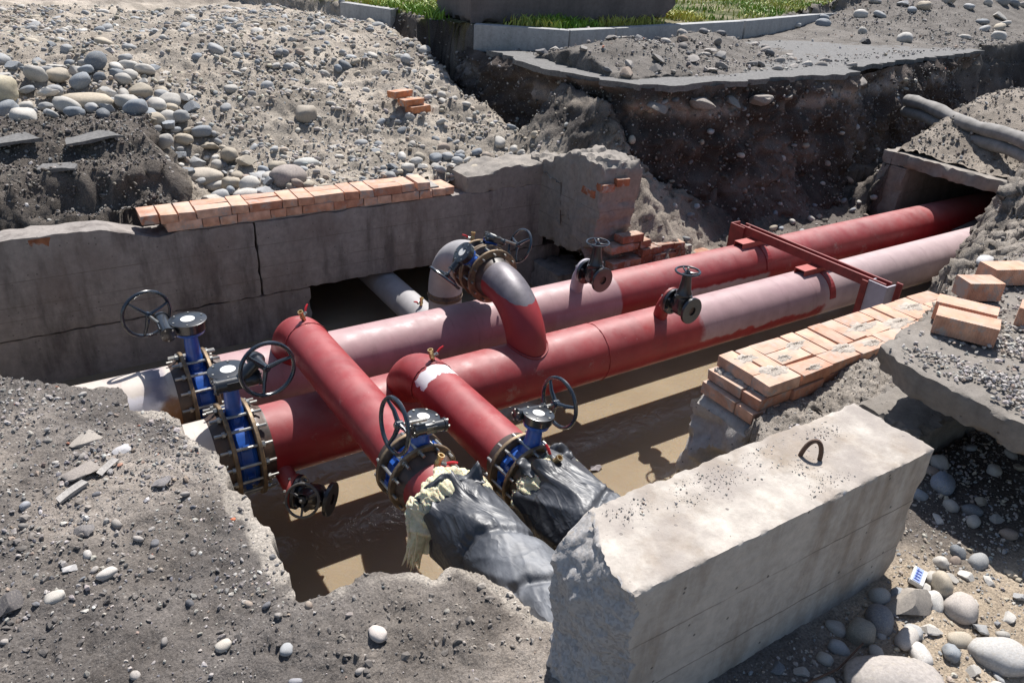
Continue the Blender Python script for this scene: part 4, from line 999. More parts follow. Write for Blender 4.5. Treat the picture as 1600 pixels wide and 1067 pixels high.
butterfly('butterfly_valve', 'blue valve on the right red branch pipe above the muddy water', (1.606, -1.255, B2Z), basis((.06, -1, 0), (.16, 0, 1)), RB, .168, .095, 12, .0075, .2, .26, .072, ((-.055, .0, 0), (0, 1, 0)), (-.055, .165, .30), (0, 1, 0.1), .118)
butterfly('butterfly_valve', 'blue valve behind the riser elbow, gearbox with white disc tipped to the left', (E3X, .515, E3Z), basis((0, 1, 0), (-.73, 0, .67)), RB, .187, .08, 12, .0075, .17, .235, .075, ((.0, .05, 0), (0, 1, 0)), (.0, .20, .265), (0, 1, 0), .115)
vv_ = butterfly('butterfly_valve', 'second rear blue valve with its wheel raised in front of the dark wall', (E3X, .64, E3Z), basis((0, 1, 0), (.42, 0, .9)), RB, .183, .07, 12, .0075, .15, .20, .065, ((-.04, 0, 0), (0, 1, 0)), (-.04, -.215, .235), (0, -1, .0), .115)
def gate(name, label, loc, rot, bl=.2, rw=.08, dz=.25, nozzle=((0, .03, -.005), (0, .05, -.03), (0, .07, -.075), (0, .09, -.18)), red=True, rim_mat=None):
    """local: flow along -Y (front flange at -Y), stem +Z"""
    t = thing(name, label, 'valve', loc, rot)
    for s in (-1, 1):
        mb = MB(); mb.ring((0, s * bl / 2 - (.022 if s > 0 else 0), 0), (0, 1, 0), .03, .092, 0, .022, 32); f = mb.build('flange', M_BLACK, t)
        if s < 0:
            mb = MB(); mb.lathe((0, -bl / 2 + .012, 0), (0, 1, 0), [(0, .031), (.03, .031)], 16); mb.build('bore', M_TAR, f)
            mb = MB()
    mb = MB(); mb.lathe((0, -bl / 2 + .015, 0), (0, 1, 0), [(0, .05), (.035, .047), (.055, .066), (bl - .085, .066), (bl - .065, .047), (bl - .03, .05)], 24)
    mb.lathe((0, 0, .0), (0, 0, 1), [(0, .066), (.05, .067), (.075, .06)], 24); mb.lathe((0, 0, .072), (0, 0, 1), [(0, .074), (.012, .076), (.014, .076), (.026, .074)], 4, .78)
    mb.build('valve_body', M_BLACK, t, bevel=0)
    mb = MB(); mb.lathe((0, 0, .095), (0, 0, 1), [(0, .056), (.03, .043), (.09, .034), (dz - .115, .031), (dz - .10, .016), (dz - .09, .012)], 20); mb.build('bonnet', M_BLACK, t)
    mb = MB()
    for i in range(6):
        a = 2 * math.pi * i / 6 + .5; mb.lathe((.072 * math.cos(a), bl / 2 - .034, .072 * math.sin(a)), (0, 1, 0), [(0, .009), (.075, .009)], 6)
    mb.build('flange_bolt', M_STEEL, t)['kind'] = 'stuff'
    mb = MB(); mb.ring((0, bl / 2 + .002, 0), (0, 1, 0), .03, .092, 0, .022, 32); mb.build('counter_flange', M_PALE if not red else M_REDSTEEL, t)
    mb = MB(); mb.tube([(0, bl / 2 + .012, 0)] + [(p[0], bl / 2 + p[1], p[2]) for p in nozzle], .05, 20); mb.build('nozzle', M_PALE if not red else M_PR, t)
    hw = handwheel(t, (0, 0, dz), (0, 0, 1), rw, .0075, rim_mat, 3, .4, .012)
    mb = MB(); mb.lathe((0, 0, dz - .02), (0, 0, 1), [(0, .008), (.045, .008), (.047, .005)], 8); mb.build('stem', M_STEEL, hw)
    return t
gate('gate_valve', 'small black gate valve on the far main pipe, flat wheel before the concrete pier', (3.265, .405, .355), basis((1, .06, .0), (0, .0, 1)), .19, .08, .255, red=False)
gate('gate_valve', 'small black gate valve on the near main pipe where red turns to mauve', (3.525, -.235, .335), basis((1, .06, 0), (0, 0, 1)), .19, .08, .255)
FL = Vector((.75, -.60, -.10)).normalized(); ST = Vector((-.55, -.65, .5)); RC = basis((-FL).cross(ST), ST)
gate('gate_valve', 'small black gate valve slung under the near pipe just above the water', (.885, -.37, -.155), RC, .2, .085, .17,
     [tuple(RC.transposed() @ Vector(p)) for p in ((-.01, .03, .01), (-.02, .12, .05), (-.02, .25, .12))], True, simple('worn_wheel_paint', (.12, .115, .11), .5, .3, .5, 40))
def drain(loc, up, lev, label):
    t = thing('drain_valve', label, 'drain valve', loc, basis(lev, up))
    mb = MB(); mb.lathe((0, 0, -.03), (0, 0, 1), [(0, .012), (.032, .012), (.034, .011)], 12); mb.build('nipple', M_PR, t)
    mb = MB(); mb.lathe((0, 0, 0), (0, 0, 1), [(0, .012), (.012, .0125), (.014, .015), (.03, .015), (.034, .0125), (.05, .0125), (.052, .016), (.066, .016), (.066, .011), (.05, .010)], 8); mb.build('brass_body', M_BRASS, t)
    mb = MB(); mb.cyl((.01, 0, .024), (.032, 0, .024), .008, n=6); mb.cyl((.03, 0, .024), (.036, 0, .024), .011, n=6); mb.build('packing_nut', M_STEEL, t)
    mb = MB(); mb.tube([(.034, 0, .028), (.042, .003, .033), (.06, .004, .042), (.08, .004, .047)], [.0055, .0065, .007, .005], 8); mb.build('lever', M_LEVER, t)
    return t
drain((1.115, .33, B1Z + RB), (0, .05, 1), (.6, .5, .3), 'brass drain valve with red lever on top of the left branch elbow')
drain((1.59, -.345, B2Z + RB), (0, .03, 1), (.95, .05, .2), 'brass drain valve with red lever above the white paint patch')
drain((E3X + .03, .80, E3Z + RB), (.05, .05, 1), (-.9, .2, .1), 'brass drain valve on top of the grey elbow near the wall')
drain((E3X - .02, 1.52, -.31 + RB), (0, 0, 1), (-.9, -.2, .1), 'small drain valve on the grey pipe inside the wall opening')
drain((1.17, -1.215, B1Z + RB - .008), (.05, -.05, 1), (.75, -.4, -.3), 'brass drain valve beside the torn yellow wool')
drain((1.615, -1.43, B2Z + RB + .03), (.05, -.05, 1), (-.2, .7, .5), 'brass drain valve poking out of the right black wrapping')

# ------------------------------------------------------------------ wrapped branches
def wrap(label, x0, y0, x1, y1, zc, r0, seed, torn):
    t = thing('wrapped_pipe', label, 'pipe', (x0, y0, zc))
    d = Vector((x1 - x0, y1 - y0, 0)); L = d.length; d.normalize(); u = Vector((0, 0, 1)); v = d.cross(u)
    mb = MB(); mb.tube([tuple(d * s) for s in (-.22 + .0, 0.1)], RB - .002, 36); mb.build('pipe_stub', M_PR, t, sharp=60)
    n, m = 160, 150; S_, A = np.meshgrid(np.linspace(0, L, n), np.linspace(0, 2 * np.pi, m, endpoint=False), indexing='ij')
    ca, sa = np.cos(A), np.sin(A)
    tie = sum(np.exp(-((S_ - q - .05 * np.sin(A * 2 + seed)) / .022) ** 2) for q in (.33, .62))
    f1 = 1 - np.abs(fbm(S_ * 1.1 + .30 * A, ca * .4, sa * .4, 2.8, 2, seed)); f2 = 1 - np.abs(fbm(S_ - .4 * A, ca * .3, sa * .3, 8, 2, seed + 7))
    bulge = .5 + .5 * np.cos(np.clip((S_ / L - .3) * 2.2, -3, 3))
    rr_ = r0 + .010 * bulge + (.014 - .008 * ss(.30, .40, S_)) * (np.clip(f1, 0, 1) ** 3 - .3) + (.004 - .002 * ss(.3, .4, S_)) * (np.clip(f2, 0, 1) ** 4 - .3) - .022 * tie + .008 * fbm(S_, ca * .4, sa * .4, 2.2, 2, seed + 3) + .006 * np.sin(A * 3 + S_ * 14 + seed) * (tie + .3)
    rr_ += .012 * (tie > .2) * (np.abs(noise3(S_ * 4, A * 7, 0, seed + 5)) - .3)
    rag = np.clip(1 - S_ / .12, 0, 1); rr_ += rag * (.014 * np.sin(A * 5 + seed) + .03 * noise3(A * 3, S_ * 5, 0, seed + 2))
    s2 = S_ + rag * (.045 * noise3(A * 2.2, 0 * A, 0, seed + 11) + .02 * np.sin(A * 9)) + rag * torn * .05 * np.cos(A - 1.2)
    P = np.array(d)[None, None] * s2[..., None] + np.array(u)[None, None] * (rr_ * ca)[..., None] + np.array(v)[None, None] * (rr_ * sa)[..., None]
    I = np.arange(n * m).reshape(n, m); J = np.roll(I, -1, 1)
    F = np.stack([I[:-1], J[:-1], J[1:], I[1:]], -1).reshape(-1, 4)
    link('plastic_wrap', mesh_np('plastic_wrap', P.reshape(-1, 3), F, M_PLAST, True), t)
    # wool collar
    n, m = 40, 220; S_, A = np.meshgrid(np.linspace(0, 1, n), np.linspace(0, 2 * np.pi, m, endpoint=False), indexing='ij'); ca, sa = np.cos(A), np.sin(A)
    prof = np.sin(np.pi * np.clip(S_, .02, 1)) ** .6
    rr_ = RB + .010 + (r0 - RB + (.010 if torn > .5 else -.006)) * prof * (1.0 + .4 * fbm(S_ * .5, ca * 1.2, sa * 1.2, 3, 4, seed + 30)) + .008 * fbm(S_ * .3, ca, sa, 10, 4, seed + 31, .65) + .003 * noise3(S_ * 9, ca * 45, sa * 45, seed + 37)
    s2 = -.03 - .075 * torn + (.11 + .06 * torn) * S_ + .04 * fbm(S_ * .2, ca, sa, 3, 4, seed + 33)
    P = np.array(d)[None, None] * s2[..., None] + np.array(u)[None, None] * (rr_ * ca)[..., None] + np.array(v)[None, None] * (rr_ * sa)[..., None]
    I = np.arange(n * m).reshape(n, m); J = np.roll(I, -1, 1); F = np.stack([I[:-1], J[:-1], J[1:], I[1:]], -1).reshape(-1, 4)
    link('mineral_wool', mesh_np('mineral_wool', P.reshape(-1, 3), F, M_WOOL, True), t)
    return t
w1 = wrap('left branch pipe wrapped in crumpled black plastic with yellow wool torn open', 1.165, -1.385, 1.235, -2.45, B1Z, .168, 3, 1.0)
w2 = wrap('right branch pipe wrapped in crumpled black plastic running behind the concrete block', 1.615, -1.40, 1.70, -2.6, B2Z, .172, 19, .35)
mb = MB()      # hanging tuft
rr = random.Random(3)
for k in range(46):
    p = Vector((-.17 + rr.uniform(-.02, .03), -.01 + rr.uniform(-.03, .03), .0 + rr.uniform(-.02, .02))); L = rr.uniform(.09, .20); q = [p + Vector((rr.uniform(-.012, .012) - .04 * s_, -.015 * s_, -L * s_)) for s_ in (0, .35, .7, 1)]
    mb.tube(q, [.011, .009, .006, .001], 5)
mb.build('wool_tuft', M_WOOL, w1)
# folded-back flap of plastic
def flap(root, pts, seed):
    n, m = 24, 16; g = np.zeros((n, m, 3)); c = np.array(pts)
    for i in range(n):
        for j in range(m):
            a, b = i / (n - 1), j / (m - 1); p = (1 - a) * (1 - b) * c[0] + a * (1 - b) * c[1] + a * b * c[2] + (1 - a) * b * c[3]
            g[i, j] = p + np.array([0, 0, .03 * math.sin(a * 9 + b * 2 + seed) * b + .02 * float(noise3(a * 6, b * 4, seed))])
    I = np.arange(n * m).reshape(n, m); F = np.stack([I[:-1, :-1], I[1:, :-1], I[1:, 1:], I[:-1, 1:]], -1).reshape(-1, 4)
    o = link('plastic_flap', mesh_np('plastic_flap', g.reshape(-1, 3), F, M_PLAST, True), root); md = o.modifiers.new('s', 'SOLIDIFY'); md.thickness = .002
flap(w1, [(-.15, -.03, .10), (.10, -.08, .19), (.10, -.01, .235), (-.16, .04, .15)], 2)
flap(w2, [(-.12, -.05, .13), (.10, -.05, .165), (.12, .04, .19), (-.14, .05, .15)], 5)

# ------------------------------------------------------------------ pipe support
sup = thing('pipe_support', 'dark red steel channel beam clamped across both main pipes', 'pipe support', (5.28, .13, .2))
mb = MB()
for s in (-1, 1): mb.box((s * .037, -.02, .083), (.016, 1.46, .075))
mb.box((0, -.02, .05), (.06, 1.458, .010)); mb.build('cross_beam', M_REDSTEEL, sup, smooth=False)
for y in (DYA - .13, -.13):
    mb = MB(); L = .46; 
    for dz_ in (-.0, .046): mb.box((0, y, -.008 + dz_), (L, .10, .006))
    for s in (-1, 1): mb.box((0, y + s * .047, .015), (L, .006, .04))
    mb.build('saddle_tube', simple('bright_red_primer', (.36, .06, .05), .5, 0, .2, 20), sup, smooth=False)
    mb = MB(); mb.box((0, y, .045), (.08, .10, .012)); mb.build('packing_plate', M_REDSTEEL, sup, smooth=False)
    mb = MB(); n = 20; V = []
    for j, xx in enumerate((-.035, .035)):
        for rr2 in (.2005, .2065):
            for i in range(n): a = mix(.1, math.pi - .1, i / (n - 1)); V.append((xx, y + rr2 * math.cos(a), -.2 + rr2 * math.sin(a)))
    F = []
    for i in range(n - 1):
        F += [(n + i, n + i + 1, 3 * n + i + 1, 3 * n + i), (i, i + 1, n + i + 1, n + i), (2 * n + i, 3 * n + i, 3 * n + i + 1, 2 * n + i + 1)]
    mb.add(V, F); mb.build('saddle_band', M_PR, sup, smooth=False)
for y, h in ((.72, .28), (-.70, .9)):
    mb = MB(); mb.box((-.055, y, .11 - h / 2), (.012, .16, h)); mb.box((.0, y + .074, .11 - h / 2), (.10, .012, h)); mb.box((.0, y - .074, .11 - h / 2), (.10, .012, h))
    mb.build('post', M_REDSTEEL if y > 0 else M_PALE, sup, smooth=False)
mb = MB(); mb.box((.06, -.80, -.12), (.012, .05, .5)); mb.box((-.07, -.60, -.2), (.012, .05, .6)); mb.build('side_plate', M_REDSTEEL, sup, smooth=False)

# ------------------------------------------------------------------ stones
def ico(sub):
    bm = bmesh.new(); bmesh.ops.create_icosphere(bm, subdivisions=sub, radius=1); bm.verts.ensure_lookup_table()
    V = np.array([v.co[:] for v in bm.verts]); F = np.array([[v.index for v in f.verts] for f in bm.faces]); bm.free(); return V, F
def stone_shape(sub, seed, angular=0.0):
    V, F = ico(sub); r = np.random.default_rng(seed); ex = np.array([1.0, r.uniform(.62, .9), r.uniform(.38, .72)])
    p = r.uniform(2.0, 2.7); nrm = (np.abs(V) ** p).sum(1) ** (1 / p); W = V / nrm[:, None]
    k = 1 + (.13 + angular * .1) * fbm(W[:, 0], W[:, 1], W[:, 2], 1.1, 2, seed) + (.03 + .1 * angular) * fbm(W[:, 0], W[:, 1], W[:, 2], 2.7, 2, seed + 3)
    W = W * k[:, None]
    if angular:
        for _ in range(6):
            q = r.normal(size=3); q /= np.linalg.norm(q); dd = W @ q; c = .62; W -= np.clip(dd - c, 0, None)[:, None] * q
    return W * ex, F
SH3 = [stone_shape(3, 300 + i) for i in range(12)]; SH1 = [stone_shape(2, 400 + i) for i in range(8)]; SH0 = [stone_shape(1, 500 + i, .8) for i in range(10)]
ANG = [stone_shape(3, 600 + i, 1.0) for i in range(6)]
ME3 = [mesh_np('cobble', v, f, M_COB, True) for v, f in SH3]; MEA = [mesh_np('rock', v, f, M_COB, True, None, 30) for v, f in ANG]
PALS = dict(cobble=[((.42, .40, .37), 4), ((.33, .335, .34), 4), ((.24, .26, .285), 2), ((.40, .35, .28), 2), ((.16, .175, .195), 1), ((.5, .48, .45), 2), ((.30, .24, .20), 1)],
            gravel=[((.21, .195, .185), 4), ((.32, .295, .275), 4), ((.14, .14, .15), 2), ((.42, .395, .37), 2.5), ((.28, .22, .18), 1), ((.46, .2, .13), .06)],
            soil=[((.115, .10, .09), 4), ((.17, .15, .13), 3), ((.25, .235, .22), 2), ((.36, .35, .34), .8)],
            sandy=[((.38, .33, .27), 4), ((.33, .31, .29), 3), ((.26, .27, .28), 2), ((.45, .42, .38), 2)])
def pick_cols(pal, n):
    P = PALS[pal]; c = np.array([p[0] for p in P]); w_ = np.array([p[1] for p in P], float); i = rng.choice(len(P), n, p=w_ / w_.sum())
    return np.clip(c[i] * rng.uniform(.8, 1.2, (n, 1)) * rng.uniform(.96, 1.04, (n, 3)), 0, 1)
def rots(n, flat=.5):
    yaw = rng.uniform(0, 2 * np.pi, n); tx = rng.normal(0, flat, n); ty = rng.normal(0, flat, n)
    cy, sy, cx, sx, cz, sz = np.cos(ty), np.sin(ty), np.cos(tx), np.sin(tx), np.cos(yaw), np.sin(yaw)
    Rz = np.zeros((n, 3, 3)); Rz[:, 0, 0] = cz; Rz[:, 0, 1] = -sz; Rz[:, 1, 0] = sz; Rz[:, 1, 1] = cz; Rz[:, 2, 2] = 1
    Rx = np.zeros((n, 3, 3)); Rx[:, 0, 0] = 1; Rx[:, 1, 1] = cx; Rx[:, 1, 2] = -sx; Rx[:, 2, 1] = sx; Rx[:, 2, 2] = cx
    Ry = np.zeros((n, 3, 3)); Ry[:, 1, 1] = 1; Ry[:, 0, 0] = cy; Ry[:, 0, 2] = sy; Ry[:, 2, 0] = -sy; Ry[:, 2, 2] = cy
    return Rz @ Rx @ Ry
def stuff_mesh(name, shapes, P, r, cols, flat=.5, smooth=None):
    n = len(P); Rm = rots(n, flat); which = rng.integers(0, len(shapes), n); VV = []; FF = []; CC = []; off = 0
    for k, (v, f) in enumerate(shapes):
        s = np.where(which == k)[0]
        if not len(s): continue
        W = np.einsum('nij,vj->nvi', Rm[s], v) * r[s][:, None, None] + P[s][:, None, :]
        VV.append(W.reshape(-1, 3)); FF.append((f[None] + (np.arange(len(s)) * len(v))[:, None, None] + off).reshape(-1, 3)); CC.append(np.repeat(cols[s], len(v), 0)); off += len(s) * len(v)
    o = link(name, mesh_np(name, np.concatenate(VV), np.concatenate(FF), M_PEB, (shapes is not SH0) if smooth is None else smooth, np.concatenate(CC))); o['kind'] = 'stuff'; return o
def power(n, a, b, e=2.4):
    u = rng.uniform(0, 1, n); p = 1 - e; return (a ** p + u * (b ** p - a ** p)) ** (1 / p)
CAMN = np.array(CAMP); FWN = np.array(fw); RTN = np.array(rt2); DNN = np.array(dn2)
def seen(P, m=.13):
    q = P - CAMN; z = q @ FWN; x = (q @ RTN) / z * 1185.3 / 1600; y = (q @ DNN) / z * 1185.3 / 1600
    return (z > .2) & (np.abs(x) < .5 + m) & (np.abs(y) < .3335 + m)
def scatter_near(n, x0, x1, y0, y1, dens=None):
    x = rng.uniform(x0, x1, n); y = rng.uniform(y0, y1, n); ok = ~near_drop(x, y)
    if dens is not None: ok &= rng.uniform(0, 1, n) < dens(x, y)
    x, y = x[ok], y[ok]; return np.stack([x, y, near_z(x, y)], 1)
def scatter_far(n, x0, x1, y0, y1, dens=None):
    x = rng.uniform(x0, x1, n); y = rng.uniform(y0, y1, n); ok = ~far_drop(x, y)
    if dens is not None: ok &= rng.uniform(0, 1, n) < dens(x, y)
    x, y = x[ok], y[ok]; return np.stack([x, y, far_z(x, y)], 1)
def clear_edge(x, y):
    wide = .10 * np.exp(-((x - .42) / .12) ** 2 - ((y + 1.2) / .3) ** 2) + .09 * np.exp(-((x - 1.02) / .1) ** 2 - ((y + 2.0) / .2) ** 2)
    return ss(.0, .07, edge_dist(x, y, PIT, 3, 23) - wide) * .75 + .25
def not_block(x, y): return ~((x > .98) & (x < 2.3) & (y > -2.6) & (y < -2.25))
# fine gravel
P = scatter_near(62000, -1.3, 1.4, -3.3, .75, lambda x, y: clear_edge(x, y) * (.18 + .3 * ss(-1.6, -1.1, y) + .82 * ss(-.30, .30, fbm(x, y, 0, 2.6, 4, 71))) * (1 - .7 * ss(-.2, .4, x) * ss(-1.45, -1.8, y)) * not_block(x, y)); P = P[seen(P)]
r = power(len(P), .0032, .019, 2.65); P[:, 2] += r * .2; stuff_mesh('fine_gravel', SH0, P, r, pick_cols('gravel', len(P)), .6)
P = scatter_near(16000, -1.2, 1.35, -3.2, .7, lambda x, y: ss(-.1, .45, fbm(x, y, 0, 3.4, 3, 73)) + .25 * ss(.12, .02, edge_dist(x, y, PIT, 3, 23))); P = P[seen(P)]
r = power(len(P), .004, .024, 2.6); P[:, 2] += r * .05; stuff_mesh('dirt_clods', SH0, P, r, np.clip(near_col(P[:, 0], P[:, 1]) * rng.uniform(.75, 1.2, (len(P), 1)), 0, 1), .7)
P = scatter_near(10000, 1.3, 4.0, -3.4, -2.0, lambda x, y: not_block(x, y)); P = P[seen(P)]
r = power(len(P), .003, .016); P[:, 2] += r * .2; stuff_mesh('hollow_gravel', SH0, P, r, pick_cols('sandy', len(P)))
P = scatter_near(14000, 2.3, 8.0, -2.4, -.25); P = P[seen(P)]
r = power(len(P), .004, .02); P[:, 2] += r * .2; stuff_mesh('mound_gravel', SH0, P, r, pick_cols('gravel', len(P)), .6)
# gravel on the slab
x = rng.uniform(2.9, 5.2, 22000); y = rng.uniform(-3.3, -1.62, 22000); gx = x - 2.88; gy = y + 1.94
edge = np.minimum(gx - .05 * noise3(y * 8, y * 0, 0, 3), .17 * gx - gy)
ok = (edge > .02) & (rng.uniform(0, 1, 22000) < ss(.0, .2, edge) * (.10 + .9 * ss(-2.0, -2.25, y + .12 * fbm(x, y, 0, 5, 3, 82)) * ss(-.3, .1, fbm(x, y, 0, 3, 3, 81) + .3))); x, y = x[ok], y[ok]
P = np.stack([x, y, 1.004 - .01 * (y + 1.94) + .016 * np.abs(fbm(x, y, 0, 5, 3, 8))], 1); r = power(len(P), .007, .017); P[:, 2] += r * .3
stuff_mesh('slab_gravel', SH0, P, r, pick_cols('gravel', len(P)) * 1.25, .6)
# dust and grit on the block top
x = rng.uniform(1.12, 2.2, 3000); y = rng.uniform(-2.55, -2.3, 3000); ok = rng.uniform(0, 1, 3000) < ss(.0, .5, fbm(x, y, 0, 6, 3, 87) + .25 * np.exp(-((x - 1.75) / .3) ** 2)); x, y = x[ok], y[ok]; P = np.stack([x, y, x * 0 + 1.1], 1); r = power(len(P), .0012, .0065, 3.0); P[:, 2] += r * .3
stuff_mesh('block_grit', SH0, P, r, pick_cols('gravel', len(P)) * 1.2)
# far bank pebbles
P = scatter_far(34000, -1.0, 4.6, 2.45, 9.0, lambda x, y: (.35 + .65 * ss(-.3, .3, fbm(x, y, 0, 1.8, 3, 91)))); P = P[seen(P)]
pr = P[:, 0] < .95 + .1 * noise3(P[:, 1] * 3, P[:, 1], 0, 2); pr &= P[:, 1] < 3.9
r = power(len(P), .007, .034, 2.6); P[:, 2] += r * .2
Pb, rb = P[~pr], r[~pr]; cb = pick_cols('sandy', len(Pb)); o_ = np.argsort(-rb / np.linalg.norm(Pb - CAMN, axis=1)); Pb, rb, cb = Pb[o_], rb[o_], cb[o_]
stuff_mesh('bank_pebbles', SH1[:6], Pb[:5500], rb[:5500], cb[:5500]); stuff_mesh('bank_grit', SH0, Pb[5500:20000], rb[5500:20000], cb[5500:20000], .6, True)
P2 = scatter_far(8000, -1.0, 1.05, 2.45, 3.9); P2 = P2[seen(P2)]; r = power(len(P2), .005, .026, 2.5); P2[:, 2] += r * .2; stuff_mesh('dark_soil_clods', SH0, P2, r, pick_cols('soil', len(P2)), .7)
P = scatter_far(22000, 4.2, 15, 1.0, 8.0, lambda x, y: ~lawn_mask(x, y) * (.3 + .7 * ss(-.3, .3, fbm(x, y, 0, 2, 3, 95)))); P = P[seen(P)]
P = np.concatenate([P, scatter_far(3500, 8.12, 11.5, -.6, 1.4)]); P = P[seen(P)]; P = P[~((P[:, 0] > 8) & (P[:, 0] < 12) & (P[:, 1] > 3.2) & (rng.uniform(0, 1, len(P)) < .9))]
r = power(len(P), .008, .04, 2.7); P[:, 2] += r * .15; top = (P[:, 2] > 1.2); P[:, 2] += .014 * top; c = pick_cols('soil', len(P)); c[top] = pick_cols('gravel', top.sum())
stuff_mesh('excavation_stones', SH0, P, r, c, .6)
P = CUT[rng.integers(0, len(CUT), 11000)] + rng.normal(0, .012, (11000, 3)); P = P[(P[:, 2] < 1.24) & seen(P)]; r = power(len(P), .007, .034, 2.5)
stuff_mesh('bank_face_stones', SH0, P, r, np.where(rng.uniform(0, 1, (len(P), 1)) < .3, pick_cols('gravel', len(P)), pick_cols('soil', len(P))), .7, True)
x = rng.uniform(.3, 6, 500); y = rng.uniform(-2.2, 2.1, 500); ok = rng.uniform(0, 1, 500) < ss(.0, .4, fbm(x, y, 0, 1.6, 3, 441)); P = np.stack([x[ok], y[ok], 0 * x[ok] - .5595], 1); r = power(len(P), .002, .009, 2.6)
stuff_mesh('floating_scum', SH0, P, r, pick_cols('sandy', len(P)) * 1.1, .15)
# individual stones
GREYS = {0: 'pale grey', 1: 'mid grey', 2: 'blue-grey', 3: 'tan', 4: 'dark slate', 5: 'near white', 6: 'brown'}
cand = []
def add_cobbles(P, r, pal, where, grp, ang=False, bury=.25, keep=None):
    PP = PALS[pal]; ww = np.array([p[1] for p in PP], float); ids = rng.choice(len(PP), len(P), p=ww / ww.sum())
    for i in range(len(P)):
        cand.append((P[i], r[i], PP[ids[i]][0], GREYS[ids[i]], where, grp, ang, bury))
def poisson(P, r, k=.8):
    order = np.argsort(-r); keep = []
    for i in order:
        if all(np.hypot(P[i, 0] - P[j, 0], P[i, 1] - P[j, 1]) > k * (r[i] + r[j]) for j in keep): keep.append(i)
    return np.array(keep)
# gully above the brick course
P = scatter_far(900, .95, 1.95, 2.46, 4.3, lambda x, y: (np.abs(x - 1.25 - .25 * (y < 3.1) + .12 * (y - 3)) < .36 - .05 * (y - 2.5))); r = power(len(P), .030, .095, 1.9); k = poisson(P, r, .78); add_cobbles(P[k], r[k], 'cobble', 'in the gully above the bricks', 'cobbles in the gully above the bricks', bury=.0)
# crest pile, top left
P = scatter_far(900, -.9, 1.2, 3.75, 4.9); r = power(len(P), .032, .11, 1.9); k = poisson(P, r, .75)[:85]; add_cobbles(P[k], r[k], 'cobble', 'on the far crest', 'cobbles heaped on the crest of the far bank', bury=-.05)
# scattered over the slope
P = scatter_far(700, 1.5, 4.3, 2.5, 7.0); r = power(len(P), .022, .07, 2.3); k = poisson(P, r, 1.0)[:170]; add_cobbles(P[k], r[k], 'cobble', 'sunk in the sandy slope', 'stones on the sandy far slope', bury=.42)
P = scatter_far(300, 2.6, 4.1, 2.46, 2.9); r = power(len(P), .03, .062, 1.8); k = poisson(P, r, .8)[:30]; add_cobbles(P[k], r[k], 'cobble', 'behind the bricks\' right end', 'stones behind the right end of the bricks', bury=.05)
P = scatter_far(900, -.5, 4.3, 4.8, 9.0); r = power(len(P), .025, .09, 2.2); k = poisson(P, r, 1.0)[:170]; add_cobbles(P[k], r[k], 'cobble', 'atop the far bank', 'stones at the top of the far bank', bury=.5)
# hollow at right of the block
P = scatter_near(500, 1.55, 2.75, -3.3, -2.63); r = power(len(P), .012, .045, 2.1); k = poisson(P, r, .85)[:90]; add_cobbles(P[k], r[k], 'cobble', 'before the big block', 'cobbles in front of the big block', bury=.32)
P = scatter_near(300, 2.3, 3.7, -2.8, -2.05); r = power(len(P), .014, .04, 2.1); k = poisson(P, r, 1.0)[:40]; add_cobbles(P[k], r[k], 'cobble', 'in the shaded hollow', 'stones in the shaded hollow', bury=.2)
# street rubble
P = scatter_far(500, 4.9, 8.6, 2.35, 4.0); r = power(len(P), .03, .085, 2.2); k = poisson(P, r, 1.0)[:50]; add_cobbles(P[k], r[k], 'gravel', 'on the street edge', 'rubble on the street edge', True, .2)
P = scatter_far(500, 11, 19, 3.6, 8.0, lambda x, y: ~lawn_mask(x, y)); r = power(len(P), .05, .16, 2.2); k = poisson(P, r, 1.0)[:45]; add_cobbles(P[k], r[k], 'cobble', 'on the far rubble heap', 'stones on the far rubble heap', bury=.2)
P = CUT[rng.integers(0, len(CUT), 300)]; P = P[(P[:, 2] < 1.15) & (P[:, 1] < 2.6)]; r = power(len(P), .02, .06, 2.2); k = poisson(P, r, 1.0)[:55]; add_cobbles(P[k], r[k], 'cobble', 'stuck in the shaded cut bank', 'stones in the shaded cut bank', bury=.3)
P = scatter_far(300, 5.0, 8.0, 1.05, 1.75); r = power(len(P), .02, .05, 2.2); k = poisson(P, r, 1.2)[:25]; add_cobbles(P[k], r[k], 'cobble', 'at the foot of the cut bank', 'stones at the foot of the cut bank', bury=.25)
# foreground small stones
P = scatter_near(400, -.6, 1.1, -2.6, .2, lambda x, y: clear_edge(x, y) > .8); r = power(len(P), .009, .022, 2.6); k = poisson(P, r, 1.6)[:45]; add_cobbles(P[k], r[k], 'gravel', 'on the foreground gravel', 'small stones on the foreground gravel', bury=.3)
pos = np.array([c[0] for c in cand]); rad = np.array([c[1] for c in cand]); vis = seen(pos, .02); dist = np.linalg.norm(pos - CAMN, axis=1)
size = np.where(vis, rad / dist, 0); order = np.argsort(-size); chosen = set(order[:270].tolist())
rest_P = []; rest_r = []; rest_c = []; labs = []
def proj_x(p):
    q = p - CAMN; return float((q @ RTN) / (q @ FWN))
for i, (p_, r_, c_, cn, where, grp, ang, bury) in enumerate(cand):
    if i in chosen:
        o = link('rock' if ang else 'cobble', MEA[i % 6] if (ang or i % 3 == 0) else ME3[i % 12]); o.scale = (r_,) * 3
        o.location = (p_[0], p_[1], p_[2] + r_ * (.42 - bury)); o.rotation_euler = (rng.normal(0, .28), rng.normal(0, .28), rng.uniform(0, 6.28))
        j = rng.uniform(.85, 1.12); o.color = (c_[0] * j, c_[1] * j, c_[2] * j, 1)
        labs.append((o, 'very large' if r_ > .085 else 'large' if r_ > .062 else 'medium' if r_ > .038 else 'small', cn, 'rock' if ang else 'cobble', where, grp, proj_x(p_)))
    elif vis[i] or dist[i] < 12:
        rest_P.append(p_ + np.array([0, 0, r_ * (.4 - bury)])); rest_r.append(r_); rest_c.append(c_)
